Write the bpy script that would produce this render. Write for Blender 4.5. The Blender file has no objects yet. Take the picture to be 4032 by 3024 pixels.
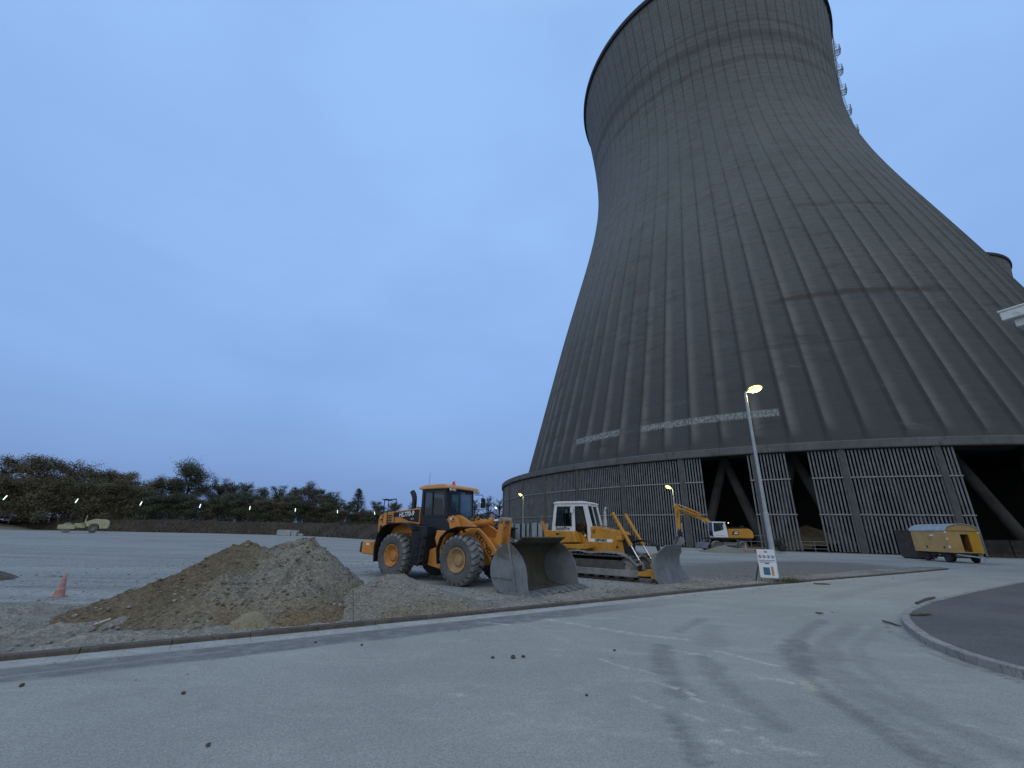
import bpy, bmesh, math, random
import numpy as np
from math import sin, cos, pi, radians, sqrt, atan2
from mathutils import Vector, Matrix, noise

random.seed(7)
S = bpy.context.scene
COL = S.collection

# ------------------------------------------------------------------ helpers
class MB:
    """collects faces, then links them as ONE mesh object"""
    def __init__(s): s.v = []; s.f = []; s.m = []
    def add(s, vs, fs, mi=0):
        o = len(s.v); s.v += [tuple(p) for p in vs]
        for f in fs: s.f.append([i + o for i in f]); s.m.append(mi)
        return s
    def box(s, x0, x1, y0, y1, z0, z1, mi=0):
        v = [(x, y, z) for z in (z0, z1) for y in (y0, y1) for x in (x0, x1)]
        return s.add(v, [(0,2,3,1),(4,5,7,6),(0,1,5,4),(2,6,7,3),(0,4,6,2),(1,3,7,5)], mi)
    def prism(s, poly, y0, y1, mi=0, axis='y'):
        n = len(poly)
        def P(a, b, c):
            return (a, c, b) if axis == 'y' else ((c, a, b) if axis == 'x' else (a, b, c))
        v = [P(a, b, y0) for a, b in poly] + [P(a, b, y1) for a, b in poly]
        f = [list(range(n))[::-1], list(range(n, 2*n))] + [(i, (i+1) % n, n+(i+1) % n, n+i) for i in range(n)]
        return s.add(v, f, mi)
    def band(s, path, t, y0, y1, mi=0):
        """a plate of thickness t following an xz path, from y0 to y1"""
        up = []; n = len(path)
        for i, (x, z) in enumerate(path):
            a = path[max(i-1, 0)]; b = path[min(i+1, n-1)]
            dx, dz = b[0]-a[0], b[1]-a[1]; l = math.hypot(dx, dz) or 1
            up.append((x - dz/l*t, z + dx/l*t))
        v = [(x, y, z) for y in (y0, y1) for P in (path, up) for x, z in P]; f = []
        for i in range(n-1):
            f += [(i,i+1,2*n+i+1,2*n+i), (n+i,3*n+i,3*n+i+1,n+i+1), (i,n+i,n+i+1,i+1), (2*n+i,2*n+i+1,3*n+i+1,3*n+i)]
        f += [(0,2*n,3*n,n), (n-1,2*n-1,4*n-1,3*n-1)]
        return s.add(v, f, mi)
    def tube(s, pts, r, n=8, mi=0, cap=True):
        pts = [Vector(p) for p in pts]; rs = r if isinstance(r, (list, tuple)) else [r]*len(pts)
        rings = []; ref = None
        for i, p in enumerate(pts):
            a = pts[max(i-1, 0)]; b = pts[min(i+1, len(pts)-1)]
            d = (b - a).normalized()
            if ref is None: ref = Vector((0,0,1)) if abs(d.z) < .9 else Vector((1,0,0))
            u = d.cross(ref).normalized(); w = d.cross(u).normalized(); ref = -w if (-w).length else ref
            rings.append([p + (u*cos(2*pi*k/n) + w*sin(2*pi*k/n))*rs[i] for k in range(n)])
            ref = u.cross(d)
        v = [q for R in rings for q in R]; f = []
        for i in range(len(pts)-1):
            for k in range(n):
                f.append((i*n+k, i*n+(k+1) % n, (i+1)*n+(k+1) % n, (i+1)*n+k))
        if cap: f += [list(range(n))[::-1], [(len(pts)-1)*n+k for k in range(n)]]
        return s.add(v, f, mi)
    def bar(s, a, b, w, h, mi=0):
        """rectangular bar from a to b, w wide sideways, h high"""
        a, b = Vector(a), Vector(b); d = (b-a).normalized()
        side = d.cross(Vector((0,0,1)));
        if side.length < 1e-3: side = Vector((0,1,0))
        side.normalize(); up = side.cross(d).normalized()
        v = [p + side*sx*w/2 + up*sz*h/2 for p in (a, b) for sx, sz in ((-1,-1),(1,-1),(1,1),(-1,1))]
        return s.add(v, [(0,1,2,3),(7,6,5,4),(0,4,5,1),(1,5,6,2),(2,6,7,3),(3,7,4,0)], mi)
    def lathe(s, prof, c, n=32, axis='y', mi=0, closed=False):
        """profile of (radius, along-axis) turned about an axis through c"""
        v = []
        for r, a in prof:
            for k in range(n):
                t = 2*pi*k/n
                p = {'y': (r*cos(t), a, r*sin(t)), 'z': (r*cos(t), r*sin(t), a), 'x': (a, r*cos(t), r*sin(t))}[axis]
                v.append((c[0]+p[0], c[1]+p[1], c[2]+p[2]))
        m = len(prof); f = []
        for i in range(m if closed else m-1):
            j = (i+1) % m
            for k in range(n): f.append((i*n+k, i*n+(k+1) % n, j*n+(k+1) % n, j*n+k))
        return s.add(v, f, mi)
    def ellipsoid(s, c, r, n=12, m=8, mi=0):
        pr = []
        v = []; f = []
        for i in range(m+1):
            ph = -pi/2 + pi*i/m
            for k in range(n):
                t = 2*pi*k/n
                v.append((c[0]+r[0]*cos(ph)*cos(t), c[1]+r[1]*cos(ph)*sin(t), c[2]+r[2]*sin(ph)))
        for i in range(m):
            for k in range(n): f.append((i*n+k, i*n+(k+1) % n, (i+1)*n+(k+1) % n, (i+1)*n+k))
        return s.add(v, f, mi)
    def build(s, name, mats, parent=None, smooth=None, bevel=None, loc=None, recalc=True):
        me = bpy.data.meshes.new(name)
        me.from_pydata(s.v, [], s.f)
        if not isinstance(mats, (list, tuple)): mats = [mats]
        for m in mats: me.materials.append(m)
        if len(mats) > 1: me.polygons.foreach_set('material_index', s.m)
        if recalc:
            bm = bmesh.new(); bm.from_mesh(me)
            bmesh.ops.remove_doubles(bm, verts=bm.verts, dist=1e-5)
            bmesh.ops.recalc_face_normals(bm, faces=bm.faces)
            bm.to_mesh(me); bm.free()
        if smooth is not None:
            me.polygons.foreach_set('use_smooth', [True]*len(me.polygons))
            me.set_sharp_from_angle(angle=radians(smooth))
        o = bpy.data.objects.new(name, me); COL.objects.link(o)
        if parent: o.parent = parent
        if loc: o.location = loc
        if bevel:
            b = o.modifiers.new('Bevel', 'BEVEL'); b.width = bevel; b.segments = 2; b.limit_method = 'ANGLE'; b.angle_limit = radians(40)
        return o

def tag(o, label=None, cat=None, group=None, kind=None):
    if label: o['label'] = label
    if cat: o['category'] = cat
    if group: o['group'] = group
    if kind: o['kind'] = kind
    return o
def empty(name, loc, rz=0, label=None, cat=None, group=None):
    o = bpy.data.objects.new(name, None); COL.objects.link(o)
    o.location = loc; o.rotation_euler = (0, 0, rz); o.empty_display_size = .2
    return tag(o, label, cat, group)
def copy_tree(o, parent=None):
    c = o.copy(); COL.objects.link(c); c.parent = parent
    for ch in list(o.children): copy_tree(ch, c)
    return c
def text_mesh(name, body, size, mat, parent, M, extrude=.004, shear=0, bold=0):
    cu = bpy.data.curves.new(name, 'FONT'); cu.body = body; cu.size = size; cu.extrude = extrude; cu.shear = shear
    cu.align_x = 'CENTER'; cu.align_y = 'CENTER'; cu.offset = bold
    t = bpy.data.objects.new('tmp', cu); me = bpy.data.meshes.new_from_object(t)
    bpy.data.objects.remove(t); bpy.data.curves.remove(cu)
    me.name = name; me.materials.clear(); me.materials.append(mat)
    o = bpy.data.objects.new(name, me); COL.objects.link(o); o.parent = parent; o.matrix_local = M
    return o
def side_M(x, y, z, ang=0):
    """text standing in the local xz plane, facing -y, turned by ang"""
    return Matrix.Translation((x, y, z)) @ Matrix.Rotation(-ang, 4, 'Y') @ Matrix.Rotation(pi/2, 4, 'X')

# ------------------------------------------------------------------ materials
def new_mat(name):
    m = bpy.data.materials.new(name); m.use_nodes = True; m.node_tree.nodes.clear()
    return m, m.node_tree.nodes, m.node_tree.links
class N:
    """small node-graph builder"""
    def __init__(s, name): s.m, s.n, s.l = new_mat(name)
    def node(s, t, **k):
        d = s.n.new(t)
        for a, b in k.items(): setattr(d, a, b)
        return d
    def link(s, a, b): s.l.new(a, b)
    def coord(s, out='Object'): return s.node('ShaderNodeTexCoord').outputs[out]
    def mapping(s, vec, scale=(1,1,1), rot=(0,0,0)):
        d = s.node('ShaderNodeMapping'); s.link(vec, d.inputs['Vector']); d.inputs['Scale'].default_value = scale; d.inputs['Rotation'].default_value = rot
        return d.outputs[0]
    def noise(s, vec, scale, detail=4, rough=.55, dist=0):
        d = s.node('ShaderNodeTexNoise'); s.link(vec, d.inputs['Vector'])
        d.inputs['Scale'].default_value = scale; d.inputs['Detail'].default_value = detail; d.inputs['Roughness'].default_value = rough; d.inputs['Distortion'].default_value = dist
        return d.outputs['Fac']
    def voro(s, vec, scale, out='Distance', feat='F1'):
        d = s.node('ShaderNodeTexVoronoi', feature=feat); s.link(vec, d.inputs['Vector']); d.inputs['Scale'].default_value = scale
        return d.outputs[out]
    def ramp(s, fac, a, b, lo=0, hi=1):
        d = s.node('ShaderNodeMapRange'); d.interpolation_type = 'SMOOTHSTEP'; s.link(fac, d.inputs['Value'])
        d.inputs['From Min'].default_value = a; d.inputs['From Max'].default_value = b; d.inputs['To Min'].default_value = lo; d.inputs['To Max'].default_value = hi
        return d.outputs[0]
    def math(s, op, a, b=None, c=None):
        d = s.node('ShaderNodeMath', operation=op)
        for i, x in enumerate((a, b, c)):
            if x is None: continue
            if isinstance(x, (int, float)): d.inputs[i].default_value = x
            else: s.link(x, d.inputs[i])
        return d.outputs[0]
    def mix(s, fac, a, b, mode='MIX'):
        d = s.node('ShaderNodeMix', data_type='RGBA', blend_type=mode)
        for inp, x in ((d.inputs[0], fac), (d.inputs[6], a), (d.inputs[7], b)):
            if isinstance(x, (int, float)): inp.default_value = x
            elif isinstance(x, (tuple, list)): inp.default_value = (*x[:3], 1)
            else: s.link(x, inp)
        return d.outputs[2]
    def sep(s, vec):
        d = s.node('ShaderNodeSeparateXYZ'); s.link(vec, d.inputs[0]); return d.outputs
    def bw(s, c):
        d = s.node('ShaderNodeSeparateColor'); s.link(c, d.inputs[0]); return d.outputs[0]
    def bump(s, h, strength=.3, dist=.02, prev=None):
        d = s.node('ShaderNodeBump'); s.link(h, d.inputs['Height']); d.inputs['Strength'].default_value = strength; d.inputs['Distance'].default_value = dist
        if prev: s.link(prev, d.inputs['Normal'])
        return d.outputs[0]
    def out(s, col, rough=.9, metal=0, normal=None, spec=.3, emit=None, estr=0):
        p = s.node('ShaderNodeBsdfPrincipled'); o = s.node('ShaderNodeOutputMaterial')
        for inp, x in ((p.inputs['Base Color'], col), (p.inputs['Roughness'], rough)):
            if isinstance(x, (int, float)): inp.default_value = x
            elif isinstance(x, (tuple, list)): inp.default_value = (*x[:3], 1)
            else: s.link(x, inp)
        p.inputs['Metallic'].default_value = metal; p.inputs['Specular IOR Level'].default_value = spec
        if normal: s.link(normal, p.inputs['Normal'])
        if emit: p.inputs['Emission Color'].default_value = (*emit, 1); p.inputs['Emission Strength'].default_value = estr
        s.link(p.outputs[0], o.inputs[0]); s.p = p
        return s.m
def mul(c, k): return tuple(x*k for x in c)
def paint(name, col, rough=.5, metal=0, var=.18, scale=6, dirt=(.12,.11,.10), damt=.35, bump=.0, spec=.3):
    """painted or plain surface with blotchy tone and dirt"""
    g = N(name); c = g.coord()
    n1 = g.noise(c, scale, 5); n2 = g.noise(c, scale*7, 4, .7)
    k = g.mix(g.ramp(n1, .3, .7), mul(col, 1-var), mul(col, 1+var))
    k = g.mix(g.math('MULTIPLY', g.ramp(n2, .5, .75), damt), k, dirt)
    mud = g.noise(c, scale*1.9, 8, .78, .6); run = g.noise(g.mapping(c, (9, 9, .9)), scale*.35, 4, .6)
    k = g.mix(g.math('MULTIPLY', g.ramp(mud, .50, .66), damt*.75), k, dirt)
    k = g.mix(g.math('MULTIPLY', g.ramp(run, .54, .74), damt*.55), k, mul(dirt, .8))
    return g.out(k, g.math('MAXIMUM', g.ramp(n1, .2, .8, max(rough-.1, .05), min(rough+.15, 1)), g.math('MULTIPLY', g.ramp(mud, .45, .66), min(.85, damt*1.4))), metal, g.bump(n2, bump, .01) if bump else None, spec)
def lit(name, col, s):
    g = N(name); return g.out(mul(col, .8), .3, emit=col, estr=s)
def glass(name, tint=(.55,.65,.66), gl=.12):
    g = N(name); t = g.node('ShaderNodeBsdfTransparent'); t.inputs[0].default_value = (*tint, 1)
    q = g.node('ShaderNodeBsdfGlossy'); q.inputs['Roughness'].default_value = .05; q.inputs[0].default_value = (.9,.9,.9,1)
    m = g.node('ShaderNodeMixShader'); m.inputs[0].default_value = gl
    g.link(t.outputs[0], m.inputs[1]); g.link(q.outputs[0], m.inputs[2])
    o = g.node('ShaderNodeOutputMaterial'); g.link(m.outputs[0], o.inputs[0]); return g.m

# ------------------------------------------------------------------ camera
cam = bpy.data.cameras.new('camera'); camo = bpy.data.objects.new('camera', cam); COL.objects.link(camo)
cam.sensor_width = 36; cam.sensor_fit = 'HORIZONTAL'; cam.lens = 36*1652.04/4032; cam.clip_start = .05; cam.clip_end = 5000
PITCH, ROLL = .335956, .020792
fw = Vector((0, cos(PITCH), sin(PITCH))); rt = Vector((1,0,0)); up = rt.cross(fw)
Rr = rt*cos(ROLL) + up*sin(ROLL); Uu = up*cos(ROLL) - rt*sin(ROLL)
camo.matrix_world = Matrix(((Rr.x, Uu.x, -fw.x, 0), (Rr.y, Uu.y, -fw.y, 0), (Rr.z, Uu.z, -fw.z, 1.7), (0,0,0,1)))
S.camera = camo
S.view_settings.view_transform = 'Standard'; S.view_settings.look = 'None'; S.view_settings.gamma = 1; S.view_settings.exposure = 0
S.cycles.max_bounces = 6; S.cycles.diffuse_bounces = 3; S.cycles.transparent_max_bounces = 12; S.cycles.use_denoising = True

SKY_HORIZON = (.19,.305,.58); SKY_MID = (.252,.43,.80); SKY_HIGH = (.298,.508,.905)
SKY_BACK = (.64,.70,.70); SKY_TOP = (.72,.82,.94); SUN_E = .2
# ------------------------------------------------------------------ sky: dusk, even cloud over a low sky
W = bpy.data.worlds.new('World'); S.world = W; W.use_nodes = True
nt = W.node_tree; nt.nodes.clear()
def wn(t, **k):
    d = nt.nodes.new(t)
    for a, b in k.items(): setattr(d, a, b)
    return d
SUN_EL, SUN_AZ = radians(35), radians(215)      # the glow stands behind and to the left of the camera
tc = wn('ShaderNodeTexCoord'); sp = wn('ShaderNodeSeparateXYZ'); nt.links.new(tc.outputs['Generated'], sp.inputs[0])
def wr(src, a, b, lo=0, hi=1):
    d = wn('ShaderNodeMapRange'); d.interpolation_type = 'SMOOTHSTEP'; nt.links.new(src, d.inputs[0])
    for i, x in zip((1,2,3,4), (a, b, lo, hi)): d.inputs[i].default_value = x
    return d.outputs[0]
def wm(f, a, b, mode='MIX'):
    d = wn('ShaderNodeMix', data_type='RGBA', blend_type=mode)
    for inp, x in ((d.inputs[0], f), (d.inputs[6], a), (d.inputs[7], b)):
        if isinstance(x, (int, float)): inp.default_value = x
        elif isinstance(x, tuple): inp.default_value = (*x, 1)
        else: nt.links.new(x, inp)
    return d.outputs[2]
nz = wn('ShaderNodeTexNoise'); nz.inputs['Scale'].default_value = 1.9; nz.inputs['Detail'].default_value = 5; nz.inputs['Roughness'].default_value = .5
mp = wn('ShaderNodeMapping'); mp.inputs['Scale'].default_value = (1,1,2.2); nt.links.new(tc.outputs['Generated'], mp.inputs[0]); nt.links.new(mp.outputs[0], nz.inputs['Vector'])
low = wm(wr(sp.outputs[2], -.02, .30), SKY_HORIZON, SKY_MID)
front = wm(wr(sp.outputs[2], .25, .62), low, SKY_HIGH)
back = wm(wr(sp.outputs[2], 0, .7), SKY_BACK, SKY_TOP)
mixd = wm(wr(sp.outputs[1], .12, -.45), front, back)
mixd = wm(wr(sp.outputs[2], .86, .99), mixd, SKY_TOP)
cl = wm(wr(nz.outputs['Fac'], .3, .7), (.925,.935,.95), (1.05,1.045,1.035))
mixd = wm(1.0, mixd, cl, 'MULTIPLY')
sky = wn('ShaderNodeTexSky', sky_type='NISHITA'); sky.sun_disc = False; sky.sun_elevation = radians(4); sky.sun_rotation = SUN_AZ; sky.air_density = 1.2; sky.ozone_density = 3
bg1 = wn('ShaderNodeBackground'); nt.links.new(mixd, bg1.inputs[0]); bg1.inputs[1].default_value = 1.0
bg2 = wn('ShaderNodeBackground'); nt.links.new(sky.outputs[0], bg2.inputs[0]); bg2.inputs[1].default_value = .003
ad = wn('ShaderNodeAddShader'); nt.links.new(bg1.outputs[0], ad.inputs[0]); nt.links.new(bg2.outputs[0], ad.inputs[1])
wo = wn('ShaderNodeOutputWorld'); nt.links.new(ad.outputs[0], wo.inputs[0])
sl = bpy.data.lights.new('sun', 'SUN'); sl.energy = SUN_E; sl.angle = radians(50); sl.color = (1,.96,.9)
so = bpy.data.objects.new('sun', sl); COL.objects.link(so)
sd = Vector((sin(SUN_AZ)*cos(SUN_EL), cos(SUN_AZ)*cos(SUN_EL), sin(SUN_EL)))
so.rotation_euler = sd.to_track_quat('Z', 'Y').to_euler()
# ------------------------------------------------------------------ common materials
def concrete_shell():
    g = N('weathered_tower_concrete'); uv = g.coord('UV'); o = g.coord('Object')
    u, v, _ = g.sep(uv)                                  # u: degrees round the axis, v: metres up
    uvm = g.mapping(uv, (1.0, .9, 1))
    big = g.noise(o, .035, 4); mid = g.noise(g.mapping(o, (1,1,2.6)), .22, 5, .6); fine = g.noise(o, 2.6, 4, .65)
    streak = g.noise(g.mapping(uv, (2.2, .05, 1)), 1.0, 5, .6)
    lifts = g.noise(g.mapping(uv, (.22, 1.0, 1)), .9, 6, .75)      # pour lines round the shell
    k = g.mix(g.ramp(big, .3, .7), (.128,.141,.148), (.158,.171,.178))
    k = g.mix(g.math('MULTIPLY', g.ramp(mid, .45, .75), .45), k, (.085,.085,.085))
    k = g.mix(g.math('MULTIPLY', g.ramp(lifts, .50, .72), .65), k, (.080,.080,.080))
    k = g.mix(g.math('MULTIPLY', g.ramp(lifts, .42, .22), .3), k, (.18,.185,.185))
    k = g.mix(g.math('MULTIPLY', g.ramp(streak, .55, .8), .3), k, (.085,.086,.086))
    k = g.mix(g.ramp(fine, .42, .70, 0, .45), k, (.085,.088,.09))
    grain = g.noise(o, 7, 3, .7); k = g.mix(g.ramp(grain, .40, .28, 0, .3), k, (.20,.21,.215))
    pour = g.math('LESS_THAN', g.math('FRACT', g.math('MULTIPLY', v, .72)), .13)
    k = g.mix(g.math('MULTIPLY', pour, g.ramp(mid, .35, .65, .08, .38)), k, (.075,.077,.078))
    # concrete tone darkens low down, the limit broken by noise
    low = g.ramp(g.math('ADD', v, g.math('MULTIPLY', g.math('SUBTRACT', mid, .5), 34)), 78, 16, 0, 1)
    k = g.mix(g.math('MULTIPLY', low, .80), k, (.050,.053,.058))
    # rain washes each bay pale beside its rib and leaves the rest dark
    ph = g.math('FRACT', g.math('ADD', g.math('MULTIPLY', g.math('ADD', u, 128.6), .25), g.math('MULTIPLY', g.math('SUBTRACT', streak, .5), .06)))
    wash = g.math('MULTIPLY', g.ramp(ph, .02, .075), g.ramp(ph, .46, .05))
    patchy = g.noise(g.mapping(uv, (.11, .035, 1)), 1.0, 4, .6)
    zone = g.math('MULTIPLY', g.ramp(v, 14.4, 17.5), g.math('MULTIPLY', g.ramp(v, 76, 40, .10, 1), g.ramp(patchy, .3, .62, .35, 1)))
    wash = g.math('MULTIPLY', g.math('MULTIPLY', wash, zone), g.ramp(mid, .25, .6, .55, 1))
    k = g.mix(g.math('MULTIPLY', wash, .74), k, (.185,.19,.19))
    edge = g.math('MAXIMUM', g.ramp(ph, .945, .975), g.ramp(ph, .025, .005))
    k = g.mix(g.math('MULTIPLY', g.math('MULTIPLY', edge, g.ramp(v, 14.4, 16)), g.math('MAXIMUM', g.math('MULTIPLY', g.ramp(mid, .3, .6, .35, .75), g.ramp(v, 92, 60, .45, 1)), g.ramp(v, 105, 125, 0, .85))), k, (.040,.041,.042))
    # short leaks under the pour lines
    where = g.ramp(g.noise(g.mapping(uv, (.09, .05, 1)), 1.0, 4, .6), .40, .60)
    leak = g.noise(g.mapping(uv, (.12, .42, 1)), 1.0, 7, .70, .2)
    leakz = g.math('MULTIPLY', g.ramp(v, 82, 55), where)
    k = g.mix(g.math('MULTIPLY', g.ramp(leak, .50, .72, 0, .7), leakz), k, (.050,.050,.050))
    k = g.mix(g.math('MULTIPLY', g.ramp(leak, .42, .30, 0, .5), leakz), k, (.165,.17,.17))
    # formwork squares of the crown
    fw_ = g.math('LESS_THAN', g.math('FRACT', g.math('MULTIPLY', v, .55)), .16)
    crown = g.ramp(v, 108, 120)
    k = g.mix(g.math('MULTIPLY', g.math('MULTIPLY', fw_, crown), g.ramp(fine, .35, .6, 0, .6)), k, (.075,.077,.078))
    blk = g.noise(g.mapping(uv, (.5, .55, 1)), 2.2, 3, .8)
    k = g.mix(g.math('MULTIPLY', g.ramp(blk, .55, .7, 0, .5), crown), k, (.18,.188,.19))
    # stained rings
    def ring(z0, w, amt, a0=None, a1=None, wob=2.6):
        d = g.math('ABSOLUTE', g.math('SUBTRACT', g.math('ADD', v, g.math('MULTIPLY', g.math('SUBTRACT', mid, .5), wob)), z0))
        f = g.ramp(d, w*1.25, w*.2, 0, amt)
        if a0 is not None:
            f = g.math('MULTIPLY', f, g.math('MULTIPLY', g.ramp(u, a0, a0+4), g.ramp(u, a1, a1-6)))
        return f
    for a in ((133.2,2.3,.42,None,None), (124.8,1.2,.36,None,None), (138.5,.8,.3,None,None), (40.6,.75,.7,-116,-86), (64.4,.6,.4,-106,-80), (31,.35,.4,-124,-95)):
        k = g.mix(ring(*a), k, (.055,.052,.048))
    # two strips of worn white paint, their lettering painted out
    rag = g.noise(g.mapping(uv, (2.6, 1.3, 1)), 1.5, 6, .75, .8)
    def strip(a0, a1, z0, z1):
        vv = g.math('ADD', v, g.math('MULTIPLY', g.math('SUBTRACT', rag, .5), .7))
        return g.math('MULTIPLY', g.math('MULTIPLY', g.ramp(vv, z0-.12, z0+.12), g.ramp(vv, z1+.12, z1-.12)),
                      g.math('MULTIPLY', g.ramp(u, a0-.15, a0+.25), g.ramp(u, a1+.15, a1-.1)))
    f = g.math('MAXIMUM', strip(-151.6, -140.55, 18.75, 20.0), strip(-136.5, -117.1, 18.75, 19.9))
    f = g.math('MULTIPLY', f, g.ramp(rag, .42, .58, .12, .95))
    k = g.mix(f, k, (.27,.29,.295))
    h = g.math('ADD', g.math('MULTIPLY', lifts, .6), g.math('MULTIPLY', fine, .3))
    return g.out(k, .95, 0, g.bump(h, .5, .15), .15)
def concrete(name, a, b, sc=.8, bump=.25, dist=.02, dirt=None):
    g = N(name); c = g.coord(); n1 = g.noise(c, sc, 5, .6); n2 = g.noise(c, sc*14, 4, .7)
    k = g.mix(g.ramp(n1, .3, .7), a, b)
    k = g.mix(g.math('MULTIPLY', g.ramp(n2, .5, .75), .5), k, dirt or mul(a, .6))
    n3 = g.noise(g.mapping(c, (1,1,.45)), sc*4.2, 6, .7, .5); k = g.mix(g.math('MULTIPLY', g.ramp(n3, .5, .68), .6), k, mul(dirt or a, .8 if dirt else .55))
    return g.out(k, .92, 0, g.bump(n2, bump, dist), .2)
M = {}
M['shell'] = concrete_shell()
M['beam'] = concrete('ring_beam_concrete', (.095,.10,.103), (.125,.13,.135), .3)
M['dark_conc'] = concrete('damp_dark_concrete', (.10,.10,.095), (.15,.15,.145), .5)
M['slat'] = paint('grey_fibre_cement_slat', (.155,.165,.182), .8, 0, .2, 1.1, (.06,.058,.055), .5)
M['rail_m'] = paint('galvanised_rail', (.24,.25,.26), .5, .3, .15, 2)
M['leg'] = concrete('shade_dark_leg_concrete', (.035,.036,.036), (.06,.061,.061), .5)  # inner shade of the tower put into the leg colour
M['column'] = concrete('stained_column_concrete', (.075,.078,.08), (.11,.113,.115), .5)
M['rail_d'] = paint('dull_steel_rail', (.15,.155,.16), .6, .2, .15, 2)
M['core_black'] = paint('tower_core_black', (.012,.012,.012), .95, 0, .3, .5, (.02,.018,.015))  # near-black for the added light blockers and the lamp pole
M['basin'] = paint('tower_inside_black', (.018,.017,.016), .9, 0, .3, .3)  # near-black, the unlit tower inside put into the colour
M['rim'] = paint('dark_rim_concrete', (.035,.035,.037), .9, 0, .2, .3)
M['sheet'] = paint('pale_sheet_cladding', (.30,.33,.36), .55, .2, .15, 1.5)
M['galv'] = paint('galvanised_steel', (.42,.44,.47), .45, .6, .15, 4, (.2,.2,.2), .3)
M['lampcol'] = paint('zinc_grey_lamp_column', (.33,.36,.40), .5, .3, .12, 3, (.16,.17,.18), .4)
M['white_steel'] = paint('grey_white_steel', (.45,.47,.5), .5, .3)

# ------------------------------------------------------------------ cooling tower
AX, AY, R = 68.7946, 116.504, 70.629
Z1, Z2, Z3, Z4, ZTOP = 4.27, 8.59, 12.036, 13.079, 161.1
PR = [(13.1,64.48),(19.2,62.8),(25.4,61.13),(31.6,59.46),(37.8,57.8),(43.9,56.16),(50.1,54.5),(56.3,52.81),(62.4,51.07),(68.6,49.26),(74.8,47.43),(80.9,45.63),(87.1,43.92),(93.3,42.36),(99.4,41.0),(105.6,39.92),(111.8,39.17),(117.9,38.8),(124.1,38.77),(130.3,39.0),(136.4,39.43),(142.6,39.99),(148.8,40.66),(154.9,41.38),(161.1,42.14)]
def rshell(z): return float(np.interp(z, [p[0] for p in PR], [p[1] for p in PR]))
def pol(a, r, z): return (r*cos(radians(a)), r*sin(radians(a)), z)
BAY = 360/47; A0 = -159.2
def shell_mesh(name, ribs=90, nz=110):
    zs = np.linspace(12.6, ZTOP, nz); offs = []
    sp_ = 360/ribs
    for k in range(ribs):
        c = -128.6 + k*sp_
        for d, hgt in ((-.34,0), (-.14,1), (.14,1), (.34,0), (1.3,0), (sp_-1.3,0)): offs.append((c+d, hgt))
    n = len(offs); verts = []; uvs = []
    # smooth profile through the measured radii
    rr = np.interp(zs, [p[0] for p in PR], [p[1] for p in PR])
    for _ in range(3): rr[1:-1] = (rr[:-2]+2*rr[1:-1]+rr[2:])/4
    for i, z in enumerate(zs):
        f = 1 if z > 14.6 else 0
        hr = (.30 if z < 45 else .30 - .17*min(1, (z-45)/45))*f
        for a, hg in offs: verts.append(pol(a, rr[i] + hr*hg, z)); uvs.append((a, z))
    for i, z in enumerate(zs):
        for a, hg in offs: verts.append(pol(a, rr[i]-.7, z)); uvs.append((a, z))
    faces = []; wrap = []
    for L in (0, 1):
        b = L*nz*n
        for i in range(nz-1):
            for k in range(n):
                j = (k+1) % n
                q = (b+i*n+k, b+i*n+j, b+(i+1)*n+j, b+(i+1)*n+k)
                faces.append(q if L == 0 else q[::-1]); wrap.append(j == 0)
    for k in range(n):
        j = (k+1) % n; t = (nz-1)*n; b = nz*n
        faces.append((t+k, t+j, b+t+j, b+t+k)); wrap.append(j == 0)
        faces.append((j, k, b+k, b+j)); wrap.append(j == 0)
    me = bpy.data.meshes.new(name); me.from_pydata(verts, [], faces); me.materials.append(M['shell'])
    ul = me.uv_layers.new(name='UVMap'); vi = np.zeros(len(me.loops), dtype=np.int32); me.loops.foreach_get('vertex_index', vi)
    U = np.array(uvs)[vi]; w = np.repeat(np.array(wrap), 4); a0 = offs[0][0]
    U[w & (U[:,0] < a0+.01), 0] += 360
    U[:,0] = np.where(U[:,0] > 120, U[:,0]-360, U[:,0])
    ul.data.foreach_set('uv', U.astype(np.float32).ravel())
    me.polygons.foreach_set('use_smooth', [True]*len(me.polygons)); me.set_sharp_from_angle(angle=radians(25))
    return me
T = empty('cooling_tower', (AX, AY, 0), 0, 'huge grey ribbed concrete cooling tower with slatted base, standing over the yard', 'cooling tower')
def child(name, me, p):
    o = bpy.data.objects.new(name, me); COL.objects.link(o); o.parent = p; return o
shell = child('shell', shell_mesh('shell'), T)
rim = MB().lathe([(42.1,159.7),(42.75,159.7),(42.85,160.3),(42.8,161.35),(41.3,161.35),(41.3,160.9)], (0,0,0), 240, 'z', closed=True).build('rim', M['rim'], T, smooth=40)
MB().lathe([(70.1,Z3),(70.95,Z3),(71.0,Z3+.12),(71.0,Z4-.1),(70.9,Z4),(64.3,14.0),(64.3,13.2),(70.1,12.5)], (0,0,0), 188, 'z', closed=True).build('ring_beam', M['beam'], T, smooth=20)
MB().lathe([(0.1,12.4),(64.0,12.4),(64.0,12.9),(0.1,12.9)], (0,0,0), 90, 'z').build('skylight_block', M['core_black'], T)  # added disc under the shell, blocks skylight from the open top
MB().lathe([(52.0,.1),(52.0,12.3)], (0,0,0), 90, 'z').build('backlight_block', M['core_black'], T)  # added dark core, hides daylight coming through the far slats
MB().lathe([(.1,.012),(69.9,.012)], (0,0,0), 120, 'z').build('basin_floor', M['basin'], T)
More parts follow.
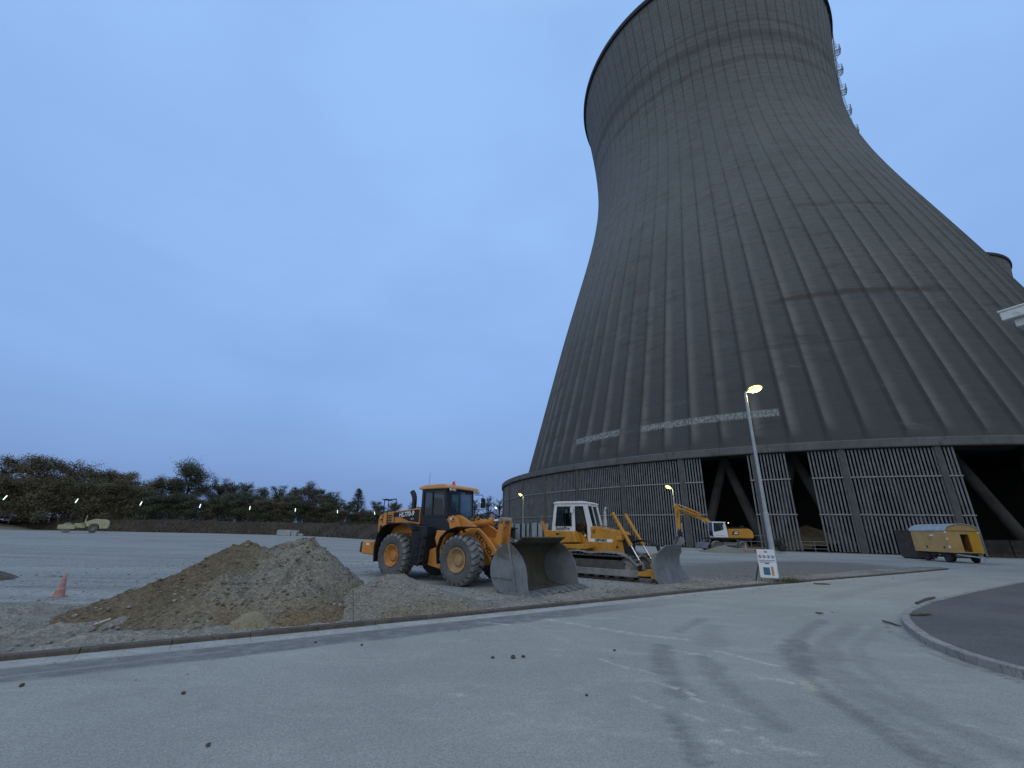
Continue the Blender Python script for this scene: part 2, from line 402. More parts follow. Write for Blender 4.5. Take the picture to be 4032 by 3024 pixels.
# slatted louvre columns, one between every two bays
c0 = MB()
c0.box(R-.5, R+.12, -.31, .31, -.1, Z3-.004)
colmesh = c0.build('louvre_column', M['column'], T, bevel=.03)
colmesh.rotation_euler.z = radians(A0)
for k in range(1, 47):
    c = colmesh.copy(); COL.objects.link(c); c.parent = T; c.rotation_euler.z = radians(A0 + k*BAY)
    if 37 < k or k < 15: pass
def slats(a0, a1):
    """upright slats between two angles measured from the bay's left column"""
    b = MB(); n = 24
    for i in range(n):
        a = (i + 1)*BAY/(n+1) + random.uniform(-.002, .002)
        if a < a0 or a > a1: continue
        wv = .088 + random.uniform(-.003, .003); rot = 0
        ca, sa = cos(radians(a)), sin(radians(a))
        def P(dr, dt, z): 
            x, y = R - .12 + dr*cos(rot) - dt*sin(rot), dr*sin(rot) + dt*cos(rot)
            return (x*ca - y*sa, x*sa + y*ca, z)
        zb, zt = .06 + random.uniform(0, .1), Z3 - .1 - random.uniform(0, .06)
        v = [P(*q) for z in (zb, zt) for q in ((-.03,-wv,z), (.05,-wv,z), (.05,wv,z), (-.02,wv,z))]
        b.add(v, [(3,2,1,0),(4,5,6,7),(0,1,5,4),(1,2,6,5),(2,3,7,6),(3,0,4,7)])
    return b
def rails(a0, a1, z):
    b = MB(); n = max(2, int((a1-a0)/1.2)+1); v = []
    for i in range(n+1):
        a = a0 + (a1-a0)*i/n
        v += [pol(a, R-.06, z-.07), pol(a, R+.06, z-.07), pol(a, R+.06, z+.07), pol(a, R-.06, z+.07)]
    f = []
    for i in range(n):
        for k in range(4): f.append((i*4+k, i*4+(k+1) % 4, i*4+4+(k+1) % 4, i*4+4+k))
    f += [(3,2,1,0), tuple(n*4+k for k in range(4))]
    return b.add(v, f)
EDGE = .27
def panel(bay, a0, a1, name='louvre_panel'):
    p = slats(a0, a1).build(name, M['slat'], T); p.rotation_euler.z = radians(A0 + bay*BAY)
    for z in (Z1, Z2):
        rails(max(a0, EDGE), min(a1, BAY-EDGE), z).build('rail', M['rail_m'], p)
    return p
full = panel(0, 0, BAY)
lo_k = {-1:1}
opens = {4: ((0, 2.25), (6.95, BAY)), 5: ((0, 2.96), (4.75, BAY)), 7: ((0, 1.36),), 8: ()}
for k in range(1, 47):
    if k in opens:
        for a0, a1 in opens[k]: panel(k, a0, a1)
    else:
        c = copy_tree(full, T); c.rotation_euler.z = radians(A0 + k*BAY)
# raking supports that carry the shell
def leg(side):
    b = MB(); pts = [pol(0, 64.6, 12.5), pol(side*3.3, 67.2, -.2)]
    return b.tube(pts, [.58, .68], 12)
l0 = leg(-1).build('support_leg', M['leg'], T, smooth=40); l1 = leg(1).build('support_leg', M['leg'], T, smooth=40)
for k in range(47):
    for s_ in (l0, l1):
        o = s_ if k == 0 else s_.copy()
        if k: COL.objects.link(o); o.parent = T
        o.rotation_euler.z = radians(-124.5 + k*BAY)
# pale sheets screwed over the foot of the left bays
for bay, a0, a1, h in ((0,.4,1.5,3.1),(0,2.2,2.9,3.1),(0,4.0,5.6,3.2),(0,6.0,7.2,3.1),(46,1.0,3.6,3.3),(46,4.4,7.0,3.1),(1,.5,1.2,3.1),(1,2.2,2.6,3.0),(45,1,6.8,3.2)):
    b = MB(); n = max(3, int((a1-a0)*10)); v = []; f = []
    for i in range(n+1):
        a = a0 + (a1-a0)*i/n; rr_ = R + .2 + (.03 if i % 2 else 0)
        v += [pol(a, rr_, .05), pol(a, rr_, h), pol(a, rr_-.05, h), pol(a, rr_-.05, .05)]
    for i in range(n):
        for k in range(4): f.append((i*4+k, i*4+(k+1) % 4, i*4+4+(k+1) % 4, i*4+4+k))
    s_ = b.add(v, f).build('cladding_sheet', M['sheet'], T); s_.rotation_euler.z = radians(A0 + bay*BAY)
# ladder and platforms on the crown
LA = -34.0
b = MB()
for z in np.arange(30, 160, 2.2):
    r0, r1 = rshell(z)+.75, rshell(min(z+2.2, 161))+.75
    for d in (-.45, .45):
        a0 = pol(LA, r0, z); a1 = pol(LA, r1, z+2.2)
        t = Vector((-sin(radians(LA)), cos(radians(LA)), 0))*d
        b.tube([Vector(a0)+t, Vector(a1)+t], .1, 5)
    t = Vector((-sin(radians(LA)), cos(radians(LA)), 0))*.45
    b.tube([Vector(pol(LA, r0, z))-t, Vector(pol(LA, r0, z))+t], .07, 5)
    b.tube([Vector(pol(LA, r0-1.2, z)), Vector(pol(LA, r0, z))], .08, 5)
lad = b.build('ladder', M['white_steel'], T)
for z in (151, 142.5, 134, 125.5, 117, 108, 98):
    q = MB(); r0 = rshell(z)+.35
    e = Vector((cos(radians(LA)), sin(radians(LA)), 0)); t = Vector((-e.y, e.x, 0))
    def Q(a, b_, c): return e*(r0+a) + t*b_ + Vector((0,0,z+c))
    for c in (0, 1.1, 2.0):
        w = .14 if c == 0 else .07
        for p, r_ in (((0,-1.1),(1.8,-1.1)), ((1.8,-1.1),(1.8,1.1)), ((1.8,1.1),(0,1.1))): q.tube([Q(*p, c), Q(*r_, c)], w, 5)
    for p in ((0,-1.1),(1.8,-1.1),(1.8,1.1),(0,1.1),(1.8,0)): q.tube([Q(*p, 0), Q(*p, 2.0)], .08, 5)
    for i in range(6): q.tube([Q(.3*i+.25,-1.1,0), Q(.3*i+.25,1.1,0)], .07, 4)
    q.tube([Q(1.7,1.05,0), Q(-.5,1.05,-2.2)], .09, 5); q.tube([Q(1.7,-1.05,0), Q(-.5,-1.05,-2.2)], .09, 5)
    for i in range(7):
        zz = 2.0 + i*.7; q.tube([Q(.3,-.6,zz), Q(1.2,-.45,zz), Q(1.2,.45,zz), Q(.3,.6,zz)], .06, 4)
    q.build('platform', M['white_steel'], lad)
# the second tower, behind
T2 = empty('cooling_tower', (275, 247.6, 0), 0, 'second cooling tower, only its rim showing behind the right slope of the near one', 'cooling tower')
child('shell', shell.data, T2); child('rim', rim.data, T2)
MB().lathe([(64.0,.0),(64.6,13.2)], (0,0,0), 60, 'z').build('louvre_panel', M['slat'], T2)
# ------------------------------------------------------------------ ground, road, kerbs
KP = [(-30,-7.5),(-16,.35),(-9.2,4.45),(-6.37,6.22),(-5.19,6.98),(-3.64,7.97),(-.9,9.78),(2.43,12.02),(5.78,14.30),(9.25,16.58),(13.53,19.20),(19.83,23.02),(27.03,27.56)]
RP = KP + [(33.5,31.7),(42,36.6),(60,45)]
def fbm(x, y, z, s, o=4): return noise.fractal(Vector((x*s, y*s, z)), .8, 2.1, o)
def resample(P, d):
    P = np.array(P, float); s = np.concatenate([[0], np.cumsum(np.hypot(*np.diff(P, axis=0).T))])
    n = int(s[-1]/d); t = np.linspace(0, s[-1], n+1); q = np.stack([np.interp(t, s, P[:,0]), np.interp(t, s, P[:,1])], 1)
    for _ in range(6): q[1:-1] = (q[:-2]+2*q[1:-1]+q[2:])/4
    return q
def normals(q):
    d = np.gradient(q, axis=0); d /= np.linalg.norm(d, axis=1)[:,None]
    return np.stack([d[:,1], -d[:,0]], 1)       # to the right of travel: towards the road
def gravel_mat(name, dark, light, patch, psc=.12, stone=18, bump=.5):
    g = N(name); c = g.coord(); big = g.noise(c, psc, 5, .6); mid = g.noise(c, psc*9, 5, .65, .4); st = g.voro(c, stone, 'Color'); sd_ = g.voro(c, stone)
    fine = g.noise(c, 42, 3, .7)
    k = g.mix(g.ramp(big, .35, .65), dark, light)
    k = g.mix(g.ramp(mid, .5, .72, 0, .6), k, patch)
    k = g.mix(.3, k, g.mix(1.0, k, g.bw(st), 'OVERLAY'))
    k = g.mix(g.ramp(fine, .3, .7, .0, .35), k, mul(dark, .6))
    h = g.math('ADD', g.math('MULTIPLY', sd_, .5), g.math('MULTIPLY', mid, 1.2))
    return g.out(k, .96, 0, g.bump(h, bump, .05), .15)
def yard_mat():
    g = N('gravel_yard'); c = g.coord(); x, y, z = g.sep(c)
    big = g.noise(g.mapping(c, (.6,1.5,1), (0,0,-.5)), .10, 5, .6); mid = g.noise(c, .9, 6, .65, .4); fine = g.noise(c, 9, 5, .75); st = g.voro(c, 14, 'Color'); sd_ = g.voro(c, 14)
    tr = g.noise(g.mapping(c, (.25,3.0,1), (0,0,-.35)), .5, 5, .6)
    k = g.mix(g.ramp(big, .35, .65), (.245,.258,.250), (.315,.328,.318))
    k = g.mix(g.ramp(mid, .5, .75, 0, .45), k, (.17,.165,.155))
    k = g.mix(g.ramp(tr, .48, .68, 0, .7), k, (.165,.17,.17))
    tr2 = g.noise(g.mapping(c, (.12,1.4,1), (0,0,-.2)), .35, 5, .6); k = g.mix(g.ramp(tr2, .48, .66, 0, .55), k, (.36,.37,.355))
    # a strip of old dark asphalt in front of the tower, from the lamp towards the trailer
    ex = g.math('SUBTRACT', x, 15.5); ey = g.math('SUBTRACT', y, 25.5)
    a = g.math('ADD', g.math('MULTIPLY', ex, .86), g.math('MULTIPLY', ey, .2)); b = g.math('ADD', g.math('MULTIPLY', ex, -.55), g.math('MULTIPLY', ey, .84))
    r = g.math('SQRT', g.math('ADD', g.math('POWER', g.math('DIVIDE', a, 10.5), 2.0), g.math('POWER', g.math('DIVIDE', b, 4.6), 2.0)))
    k = g.mix(g.ramp(g.math('ADD', r, g.math('MULTIPLY', g.math('SUBTRACT', tr, .5), 1.3)), 1.15, .70, 0, .8), k, (.135,.128,.118))
    # pale dusty lane along the foot of the tower
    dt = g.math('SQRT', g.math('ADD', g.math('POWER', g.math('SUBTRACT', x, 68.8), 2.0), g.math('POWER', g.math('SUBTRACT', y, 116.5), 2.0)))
    k = g.mix(g.math('MULTIPLY', g.ramp(dt, 90, 86), g.ramp(dt, 73, 76, 0, .5)), k, (.36,.37,.36))
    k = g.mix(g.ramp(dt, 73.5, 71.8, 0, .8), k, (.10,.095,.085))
    vx = g.math('SUBTRACT', x, 3.2); vy = g.math('SUBTRACT', y, 14.4)
    va = g.math('ADD', g.math('MULTIPLY', vx, .84), g.math('MULTIPLY', vy, .54)); vb = g.math('ADD', g.math('MULTIPLY', vx, -.54), g.math('MULTIPLY', vy, .84))
    vr = g.math('SQRT', g.math('ADD', g.math('POWER', g.math('DIVIDE', va, 8.0), 2.0), g.math('POWER', g.math('DIVIDE', vb, 2.6), 2.0)))
    k = g.mix(g.ramp(g.math('ADD', vr, g.math('MULTIPLY', g.math('SUBTRACT', mid, .5), .9)), 1.2, .7, 0, .7), k, (.30,.285,.245))
    k = g.mix(g.ramp(fine, .35, .7, 0, .35), k, (.13,.13,.13))
    k = g.mix(.22, k, g.mix(1.0, k, g.bw(st), 'OVERLAY'))
    h = g.math('ADD', g.math('MULTIPLY', sd_, .4), g.math('ADD', g.math('MULTIPLY', mid, 1.5), g.math('MULTIPLY', fine, .5)))
    return g.out(k, .95, 0, g.bump(h, .5, .06), .2)
M['yard'] = yard_mat()
M['verge'] = gravel_mat('rough_gravel_verge', (.19,.178,.152), (.285,.27,.236), (.37,.352,.30), .45, 26, .7)
b = MB(); xs = [-2500,-600,-150,-60,-20,0,20,60,150,600,2500]; ys = [-2500,-300,-40,0,30,60,150,600,2500]
b.add([(x, y, 0) for y in ys for x in xs], [(j*len(xs)+i, j*len(xs)+i+1, (j+1)*len(xs)+i+1, (j+1)*len(xs)+i) for j in range(len(ys)-1) for i in range(len(xs)-1)])
tag(b.build('ground', M['yard'], recalc=False), kind='structure')

# road: one sheet with tyre marks and spilled dust kept as a map on its vertices
def road_mat():
    g = N('dusty_road_asphalt'); c = g.coord(); at = g.node('ShaderNodeVertexColor', layer_name='marks'); r_, g_, b_ = g.sep(at.outputs[0])
    big = g.noise(c, .35, 5, .6); mid = g.noise(c, 3.2, 6, .7); fine = g.noise(c, 60, 3, .7); gr = g.voro(c, 95, 'Color'); sm = g.noise(g.mapping(c, (1,4,1), (0,0,-.57)), 1.3, 5, .6)
    k = g.mix(g.ramp(big, .3, .7), (.295,.296,.268), (.350,.350,.316))
    k = g.mix(g.ramp(sm, .5, .75, 0, .35), k, (.26,.255,.225))
    k = g.mix(g.ramp(mid, .55, .8, 0, .4), k, (.43,.42,.37))
    sw = g.noise(g.mapping(c, (1.2,6,1), (0,0,.9)), 2.2, 5, .65); br = g.math('MULTIPLY', g.ramp(mid, .25, .6, .35, 1.0), g.ramp(sw, .3, .6, .72, 1.05))
    tex = g.noise(c, 7, 7, .75, .6)
    dust = g.noise(g.mapping(c, (1,2.2,1), (0,0,-.57)), .55, 6, .7, .8)
    k = g.mix(g.math('MULTIPLY', g.ramp(dust, .50, .68, 0, .55), g.ramp(tex, .35, .65, .3, 1)), k, (.46,.45,.395))
    k = g.mix(g.ramp(dust, .44, .30, 0, .45), k, (.235,.23,.21))
    k = g.mix(g.math('MULTIPLY', r_, br), k, (.135,.135,.14))
    k = g.mix(g.ramp(g.math('MULTIPLY', g_, g.ramp(tex, .34, .66, .3, 1.3)), .12, 1.05, 0, .62), k, (.62,.61,.54))
    k = g.mix(g.math('MULTIPLY', b_, g.ramp(mid, .35, .6, .3, 1.0)), k, (.48,.44,.33))
    k = g.mix(g.ramp(fine, .3, .7, 0, .35), k, (.19,.19,.19))
    k = g.mix(.2, k, g.mix(1.0, k, g.bw(gr), 'OVERLAY'))
    h = g.math('ADD', g.math('MULTIPLY', fine, .5), g.math('MULTIPLY', mid, .6))
    return g.out(k, .88, 0, g.bump(h, .35, .012), .3)
M['road'] = road_mat()
q = resample(RP, .1); nn = normals(q)
vs_ = np.concatenate([np.arange(0, 12, .06), np.arange(12, 22, .5)])
P = q[:,None,:] + nn[:,None,:]*vs_[None,:,None]
NU, NV = P.shape[:2]; flat = P.reshape(-1, 2)
V3 = np.concatenate([flat, np.full((len(flat),1), .004)], 1)
I = (np.arange(NU-1)[:,None]*NV + np.arange(NV-1)[None,:]).ravel()
me = bpy.data.meshes.new('road'); me.from_pydata(V3.tolist(), [], np.stack([I, I+1, I+NV+1, I+NV], 1).tolist()); me.materials.append(M['road'])
def seg_d(pts, line):
    d = np.full(len(pts), 1e9)
    for a, c in zip(line[:-1], line[1:]):
        a = np.array(a); c = np.array(c); ab = c-a; t = np.clip(((pts-a)@ab)/(ab@ab), 0, 1)
        d = np.minimum(d, np.hypot(*(pts-(a+t[:,None]*ab)).T))
    return d
def sm(x): x = np.clip(x, 0, 1); return x*x*(3-2*x)
vd = np.tile(vs_, NU)
dark = np.zeros(len(flat)); pale = np.zeros(len(flat)); tan = np.zeros(len(flat))
wob = np.array([noise.noise(Vector((x*.9, y*.9, 3))) for x, y in flat])
wob2 = np.array([noise.noise(Vector((x*4, y*4, 8))) for x, y in flat])
def stroke(arr, line, w, amt):
    d = seg_d(flat, line)*(1+.35*wob+.5*wob2); np.maximum(arr, sm((w-d)/(w*.55))*amt, out=arr)
DK = [([(6.8, 10.16), (5.74, 9.12), (5.05, 8.3)], 0.17, 0.55), ([(4.95, 8.19), (4.37, 7.29), (3.95, 6.53)], 0.26, 0.8), ([(3.95, 6.53), (3.83, 6.19), (3.68, 5.74)], 0.13, 0.6), ([(3.61, 5.65), (3.57, 5.17), (3.49, 4.66), (3.37, 4.1)], 0.1, 0.75), ([(3.7, 5.61), (3.66, 5.07), (3.59, 4.58), (3.52, 4.1)], 0.07, 0.6), ([(3.5, 5.24), (3.43, 4.66), (3.31, 4.16)], 0.05, 0.5), ([(7.17, 9.77), (5.35, 8.04), (4.51, 6.75), (4.27, 5.96), (4.22, 5.32), (4.26, 4.82), (4.3, 4.29)], 0.22, 0.42), ([(7.5, 9.53), (5.75, 7.89), (5.0, 6.78), (4.65, 5.89), (4.48, 5.22)], 0.13, 0.3), ([(4.82, 7.48), (4.2, 6.49), (4.02, 5.76), (3.87, 5.05), (3.81, 4.27)], 0.15, 0.38), ([(2.52, 7.72), (2.23, 6.99), (2.06, 6.24), (1.99, 5.56)], 0.2, 0.6), ([(2.24, 7.29), (2.01, 6.46), (1.94, 5.82)], 0.06, 0.6), ([(2.91, 7.11), (2.62, 6.06), (2.6, 5.27), (2.58, 4.77)], 0.17, 0.5), ([(2.78, 6.39), (2.7, 5.68), (2.67, 5.13)], 0.05, 0.45), ([(1.63, 5.04), (1.55, 4.47), (1.48, 4.02)], 0.05, 0.75), ([(1.69, 4.94), (1.65, 4.47), (1.58, 4.1)], 0.045, 0.65), ([(1.69, 5.08), (1.61, 4.53), (1.53, 4.05)], 0.03, 0.5), ([(4.17, 10.04), (3.17, 8.84)], 0.16, 0.45), ([(4.05, 9.33), (3.34, 7.87)], 0.3, 0.3), ([(8.13, 10.15), (7.33, 9.08), (7.17, 8.54), (7.27, 8.48)], 0.035, 0.9), ([(7.3, 8.91), (6.94, 8.02)], 0.03, 0.6), ([(6.73, 7.79), (6.55, 6.99), (6.62, 6.64), (6.5, 6.19)], 0.04, 0.8), ([(6.98, 8.17), (7.01, 7.85)], 0.03, 0.8), ([(6.78, 7.47), (6.94, 7.33)], 0.03, 0.7), ([(6.67, 6.83), (6.74, 6.65)], 0.03, 0.8), ([(6.6, 7.0), (6.82, 6.97)], 0.03, 0.7)]
PL = [([(0.81, 9.69), (1.51, 9.09), (2.22, 8.53), (3.04, 8.17)], 0.13, 0.7), ([(0.23, 9.35), (0.7, 8.43), (1.09, 7.69)], 0.1, 0.5), ([(1.36, 6.93), (1.6, 6.55), (1.89, 6.28)], 0.07, 0.8), ([(1.86, 6.01), (2.04, 5.73), (2.09, 5.4)], 0.08, 0.85), ([(2.56, 7.47), (3.01, 7.15)], 0.08, 0.85), ([(3.23, 7.44), (3.52, 7.01), (3.77, 6.76)], 0.08, 0.95), ([(3.21, 6.25), (3.51, 6.04)], 0.1, 0.9), ([(1.4, 5.44), (1.6, 5.22)], 0.1, 0.75), ([(1.86, 5.05), (1.92, 4.92)], 0.07, 0.9), ([(0.97, 4.75), (1.15, 4.83)], 0.025, 0.95), ([(2.0, 4.7), (2.05, 4.67)], 0.05, 0.95), ([(1.84, 4.46), (1.85, 4.44)], 0.035, 0.9), ([(1.91, 4.31), (1.96, 4.24)], 0.05, 0.8), ([(2.28, 4.78), (2.28, 4.45), (2.41, 4.29), (2.61, 4.27)], 0.05, 0.85), ([(2.22, 4.4), (2.45, 4.26)], 0.05, 0.9), ([(4.42, 5.01), (4.53, 4.77), (4.57, 4.55)], 0.05, 0.6), ([(-0.57, 5.45), (-0.44, 5.44)], 0.06, 0.7), ([(-0.01, 4.99), (0.1, 4.94)], 0.06, 0.6), ([(-0.44, 9.23), (0.03, 9.07)], 0.1, 0.8), ([(2.24, 5.33), (2.46, 5.06)], 0.05, 0.6), ([(2.68, 10.19), (3.06, 9.87)], 0.1, 0.6), ([(0.52, 7.31), (0.83, 7.37), (0.74, 6.95)], 0.07, 0.6), ([(-0.07, 4.4), (-0.02, 4.3)], 0.08, 0.35), ([(-1.25, 7.68), (-0.59, 7.82)], 0.15, 0.35), ([(1.11, 8.47), (1.49, 7.9)], 0.12, 0.35), ([(1.98, 8.77), (2.55, 8.28)], 0.18, 0.5), ([(1.62, 4.23), (1.63, 4.2)], 0.03, 0.7), ([(0.76, 4.48), (0.79, 4.44)], 0.05, 0.5), ([(2.15, 4.39), (2.1, 4.25)], 0.04, 0.6)]
TN = [([(3.7, 6.13), (3.61, 5.78)], 0.08, 0.95)]
for L_, w, a in DK: stroke(dark, L_, w, a)
stroke(dark, [(22,22.5),(14,17.3),(9,13.3)], .35, .25)
# darker damp band one gutter away from the kerb
np.maximum(dark, sm((vd-.36)/.06)*sm((1.12+.18*wob-vd)/.12)*1.0*sm((6-flat[:,0])/6), out=dark)
for L_, w, a in PL: stroke(pale, L_, w, a)
for L_, w, a in TN: stroke(tan, L_, w, a)
stroke(tan, [(-6,5.5),(-4,6.9)], .05, .4)
ca = me.color_attributes.new('marks', 'FLOAT_COLOR', 'POINT')
ca.data.foreach_set('color', np.stack([dark, pale, tan, np.ones(len(flat))], 1).astype(np.float32).ravel())
ro = bpy.data.objects.new('road', me); COL.objects.link(ro); tag(ro, kind='structure')

M['gutter'] = concrete('pale_concrete_gutter', (.30,.31,.30), (.40,.41,.40), 2.5, .3, .01, (.2,.2,.19))
M['kerb'] = concrete('dark_brown_kerb_stone', (.085,.075,.068), (.13,.115,.10), 3, .4, .02)  # darker and browner than the island kerb stones
M['kerb2'] = concrete('pale_kerb_stone', (.24,.235,.22), (.33,.325,.31), 3, .4, .02, (.07,.065,.05))
M['pave'] = gravel_mat('dark_pavement_asphalt', (.112,.112,.114), (.142,.141,.142), (.165,.162,.158), .5, 70, .25)
def strip_blocks(line, v0, v1, z0, z1, L, gap, mat, name, jit=.006):
    q = resample(line, .1); nn = normals(q); n = len(q); step = int(L/.1); b = MB()
    for i in range(0, n-step, step):
        dz = random.uniform(-jit, jit)
        idx = [i, i+step//2, i+step]
        pts = [q[k] for k in idx]; e = (pts[-1]-pts[0])/np.linalg.norm(pts[-1]-pts[0])*gap
        pts[0] = pts[0]+e; pts[-1] = pts[-1]-e
        v = []
        for p, k in zip(pts, idx):
            for vv, zz in ((v0,z0),(v1,z0),(v1,z1+dz-.008),(v1-.012*np.sign(v1-v0),z1+dz),(v0,z1+dz)): v.append((*(p+nn[k]*vv), zz))
        f = [(4,3,2,1,0), (10,11,12,13,14)]
        for s_ in (0, 5):
            for k in range(5): f.append((s_+k, s_+(k+1) % 5, s_+5+(k+1) % 5, s_+5+k))
        b.add(v, f)
    return tag(b.build(name, mat), kind='structure')
strip_blocks(KP, 0, .30, -.05, .012, 1.0, .004, M['gutter'], 'gutter', .002)
strip_blocks(KP, -.13, -.002, -.05, .075, 1.0, .005, M['kerb'], 'kerb')
# paved island on the right
IP = [(40,30.0),(30,24.4),(21.6,19.19),(15.28,15.21),(11.2,12.49),(9.31,10.99),(8.45,10.12),(7.74,9.19),(7.08,8.1),(6.74,7.15),(6.7,6.34),(6.95,5.2),(7.6,3.9),(8.8,2.3),(12,0),(20,-4)]
qi = resample(IP, .25); nni = normals(qi)
iz = .125
v = [(*(p - n_*.14), iz-.006) for p, n_ in zip(qi, nni)]; b = MB()
b.add(v + [(60,40,iz-.006),(60,-4,iz-.006)], [list(range(len(v))) + [len(v)+1, len(v)]])
pv = b.build('pavement', M['pave'], recalc=False); tag(pv, kind='structure')
if pv.data.polygons[0].normal.z < 0: pv.data.flip_normals()
strip_blocks(IP, -.15, 0, -.05, iz, .8, .006, M['kerb2'], 'kerb')

# rough gravel between kerb and yard
def height_grid(name, x0, x1, y0, y1, d, hf, mat, parent=None, smooth=True, cut=None):
    X = np.arange(x0, x1+d/2, d); Y = np.arange(y0, y1+d/2, d); v = []; ok = []
    for y in Y:
        for x in X:
            h = hf(x, y); v.append((x, y, h)); ok.append(h > (cut if cut is not None else -1e9))
    n = len(X); f = []
    for j in range(len(Y)-1):
        for i in range(n-1):
            a = j*n+i; qd = (a, a+1, a+n+1, a+n)
            if any(ok[k] for k in qd): f.append(qd)
    me = bpy.data.meshes.new(name); me.from_pydata(v, [], f); me.materials.append(mat)
    bm = bmesh.new(); bm.from_mesh(me); bmesh.ops.delete(bm, geom=[w for w in bm.verts if not w.link_faces], context='VERTS'); bm.to_mesh(me); bm.free()
    if smooth: me.polygons.foreach_set('use_smooth', [True]*len(me.polygons))
    o = bpy.data.objects.new(name, me); COL.objects.link(o)
    if parent: o.parent = parent
    return o
def bucket_d(x, y):
    a = np.array([.45,13.2]); c = np.array([2.0,15.4]); p = np.array([x, y]); ab = c-a
    t = max(0, min(1, float((p-a)@ab/(ab@ab)))); return float(np.hypot(*(p-a-t*ab)))
qv = resample(KP, .16); nv = normals(qv); wv = np.concatenate([np.arange(.13, 2.2, .09), np.arange(2.2, 7.2, .15)]); vv = []
for p, n_ in zip(qv, nv):
    wid = 1.5 + 3.2*sm((-1-p[0])/7) + .5*noise.noise(Vector((p[0]*.5, p[1]*.5, 9)))
    for w in wv:
        x, y = p - n_*w; e = float(sm((wid*1.4-w)/(wid*.6)))
        lf = float(sm((-4.5-x)/3)); bd = float(sm((bucket_d(x, y)-.35)/.7))
        e2 = float(sm((w-.13)/.35)); h = ((.045+.11*lf)*fbm(x, y, 0, 1.1) + (.03+.06*lf)*fbm(x, y, 4, 4) + .02*fbm(x, y, 7, 14))*bd*e2; e *= bd
        vv.append((x, y, .02 + e*(.035 + max(h, -.03)) - (1-e)*.05))
nw = len(wv); I = (np.arange(len(qv)-1)[:,None]*nw + np.arange(nw-1)[None,:]).ravel()
me = bpy.data.meshes.new('gravel_verge'); me.from_pydata(vv, [], np.stack([I, I+nw, I+nw+1, I+1], 1).tolist()); me.materials.append(M['verge'])
me.polygons.foreach_set('use_smooth', [True]*len(me.polygons))
vo = bpy.data.objects.new('gravel_verge', me); COL.objects.link(vo); tag(vo, kind='structure')

# ------------------------------------------------------------------ heaps
def heap_mat(name, a, b_, c_, rust):
    g = N(name); c = g.coord(); x, y, z = g.sep(c)
    big = g.noise(c, .55, 5, .6); mid = g.noise(g.mapping(c, (1,1,1)), 2.2, 6, .7, .5); st = g.voro(c, 24, 'Color'); sd_ = g.voro(c, 24); fine = g.noise(c, 30, 4, .7)
    k = g.mix(g.ramp(g.math('ADD', g.math('MULTIPLY', x, .5), g.math('MULTIPLY', big, 1.2)), .25, 1.15), a, b_)
    k = g.mix(g.ramp(mid, .48, .7, 0, .55), k, c_)
    k = g.mix(g.math('MULTIPLY', g.ramp(big, .44, .60), g.ramp(g.math('ADD', z, g.math('MULTIPLY', mid, .7)), 1.0, .4, 0, .65)), k, rust)
    k = g.mix(.3, k, g.mix(1.0, k, g.bw(st), 'OVERLAY'))
    k = g.mix(g.ramp(fine, .3, .7, 0, .4), k, mul(a, .55))
    h = g.math('ADD', g.math('MULTIPLY', sd_, .7), g.math('MULTIPLY', mid, 1.4))
    return g.out(k, .97, 0, g.bump(h, .7, .05), .1)
M['heap'] = heap_mat('brown_grey_spoil', (.150,.122,.082), (.235,.222,.19), (.095,.080,.060), (.17,.095,.03))
M['heap2'] = heap_mat('grey_gravel', (.23,.215,.185), (.26,.245,.215), (.17,.155,.13), (.2,.17,.12))
M['heap3'] = heap_mat('dark_spoil', (.11,.10,.09), (.15,.14,.13), (.08,.075,.07), (.11,.08,.05))
def cone(x, y, px, py, ph, s): return ph - s*math.hypot(x-px, y-py)
def ridge(x, y, a, b_, s):
    ax, ay, ah = a; bx, by, bh = b_; dx, dy = bx-ax, by-ay
    t = max(0, min(1, ((x-ax)*dx+(y-ay)*dy)/(dx*dx+dy*dy)))
    return ah+(bh-ah)*t - s*math.hypot(x-ax-t*dx, y-ay-t*dy)
def smax(*a):
    k = 14; m = max(a); return m + math.log(sum(math.exp(k*(q-m)) for q in a))/k
def rough(x, y, A=1): return A*(.05*fbm(x, y, 0, 1.3) + .05*fbm(x, y, 5, 4) + .04*fbm(x, y, 8, 9) + .022*fbm(x, y, 2, 20))
def big_heap(x, y):
    h = smax(ridge(x, y, (-6.35,10.9,1.36), (-6.9,9.2,.62), .52), ridge(x, y, (-5.5,10.95,1.33), (-4.72,10.75,1.45), .6 if x < -4.6 else .78), cone(x, y, -7.3,9.0,.4,.35), cone(x, y, -4.2,9.4,.75,.6), cone(x, y, -5.6,9.2,.8,.55))
    kb = np.interp(x, [k[0] for k in KP], [k[1] for k in KP])
    lim = (y-kb-.16)*1.1                         # the foot spills up to the kerb stones
    return min(h, .08 + lim*1.2) + rough(x, y, min(1, .4+max(h,0)))
def recenter(o, z=0):
    me = o.data; n = len(me.vertices); co = np.zeros(n*3, np.float32); me.vertices.foreach_get('co', co); co = co.reshape(-1,3)
    c = ((co[:,0].min()+co[:,0].max())/2, (co[:,1].min()+co[:,1].max())/2, z)
    me.vertices.foreach_set('co', (co-np.array(c, np.float32)).ravel()); me.update(); o.location = c; return o
tag(recenter(height_grid('spoil_heap', -10.2, -2.2, 6.6, 14.6, .055, big_heap, M['heap'], cut=.01)), 'big brown and grey heap of stony spoil with two tops beside the road', 'spoil heap', 'heaps of loose material')
def small_heap(x, y):
    h = smax(ridge(x, y, (-2.75,10.5,.72), (-2.4,10.5,.72), .46), cone(x, y, -1.75,10.4,.48,.34), ridge(x, y, (-2.2,10.6,.42), (-.9,11.3,.12), .32), cone(x, y, -2.4,9.7,.42,.4))
    kb = np.interp(x, [k[0] for k in KP], [k[1] for k in KP])
    return min(h, .1 + (y-kb-.2)*1.2) + rough(x, y, .45)
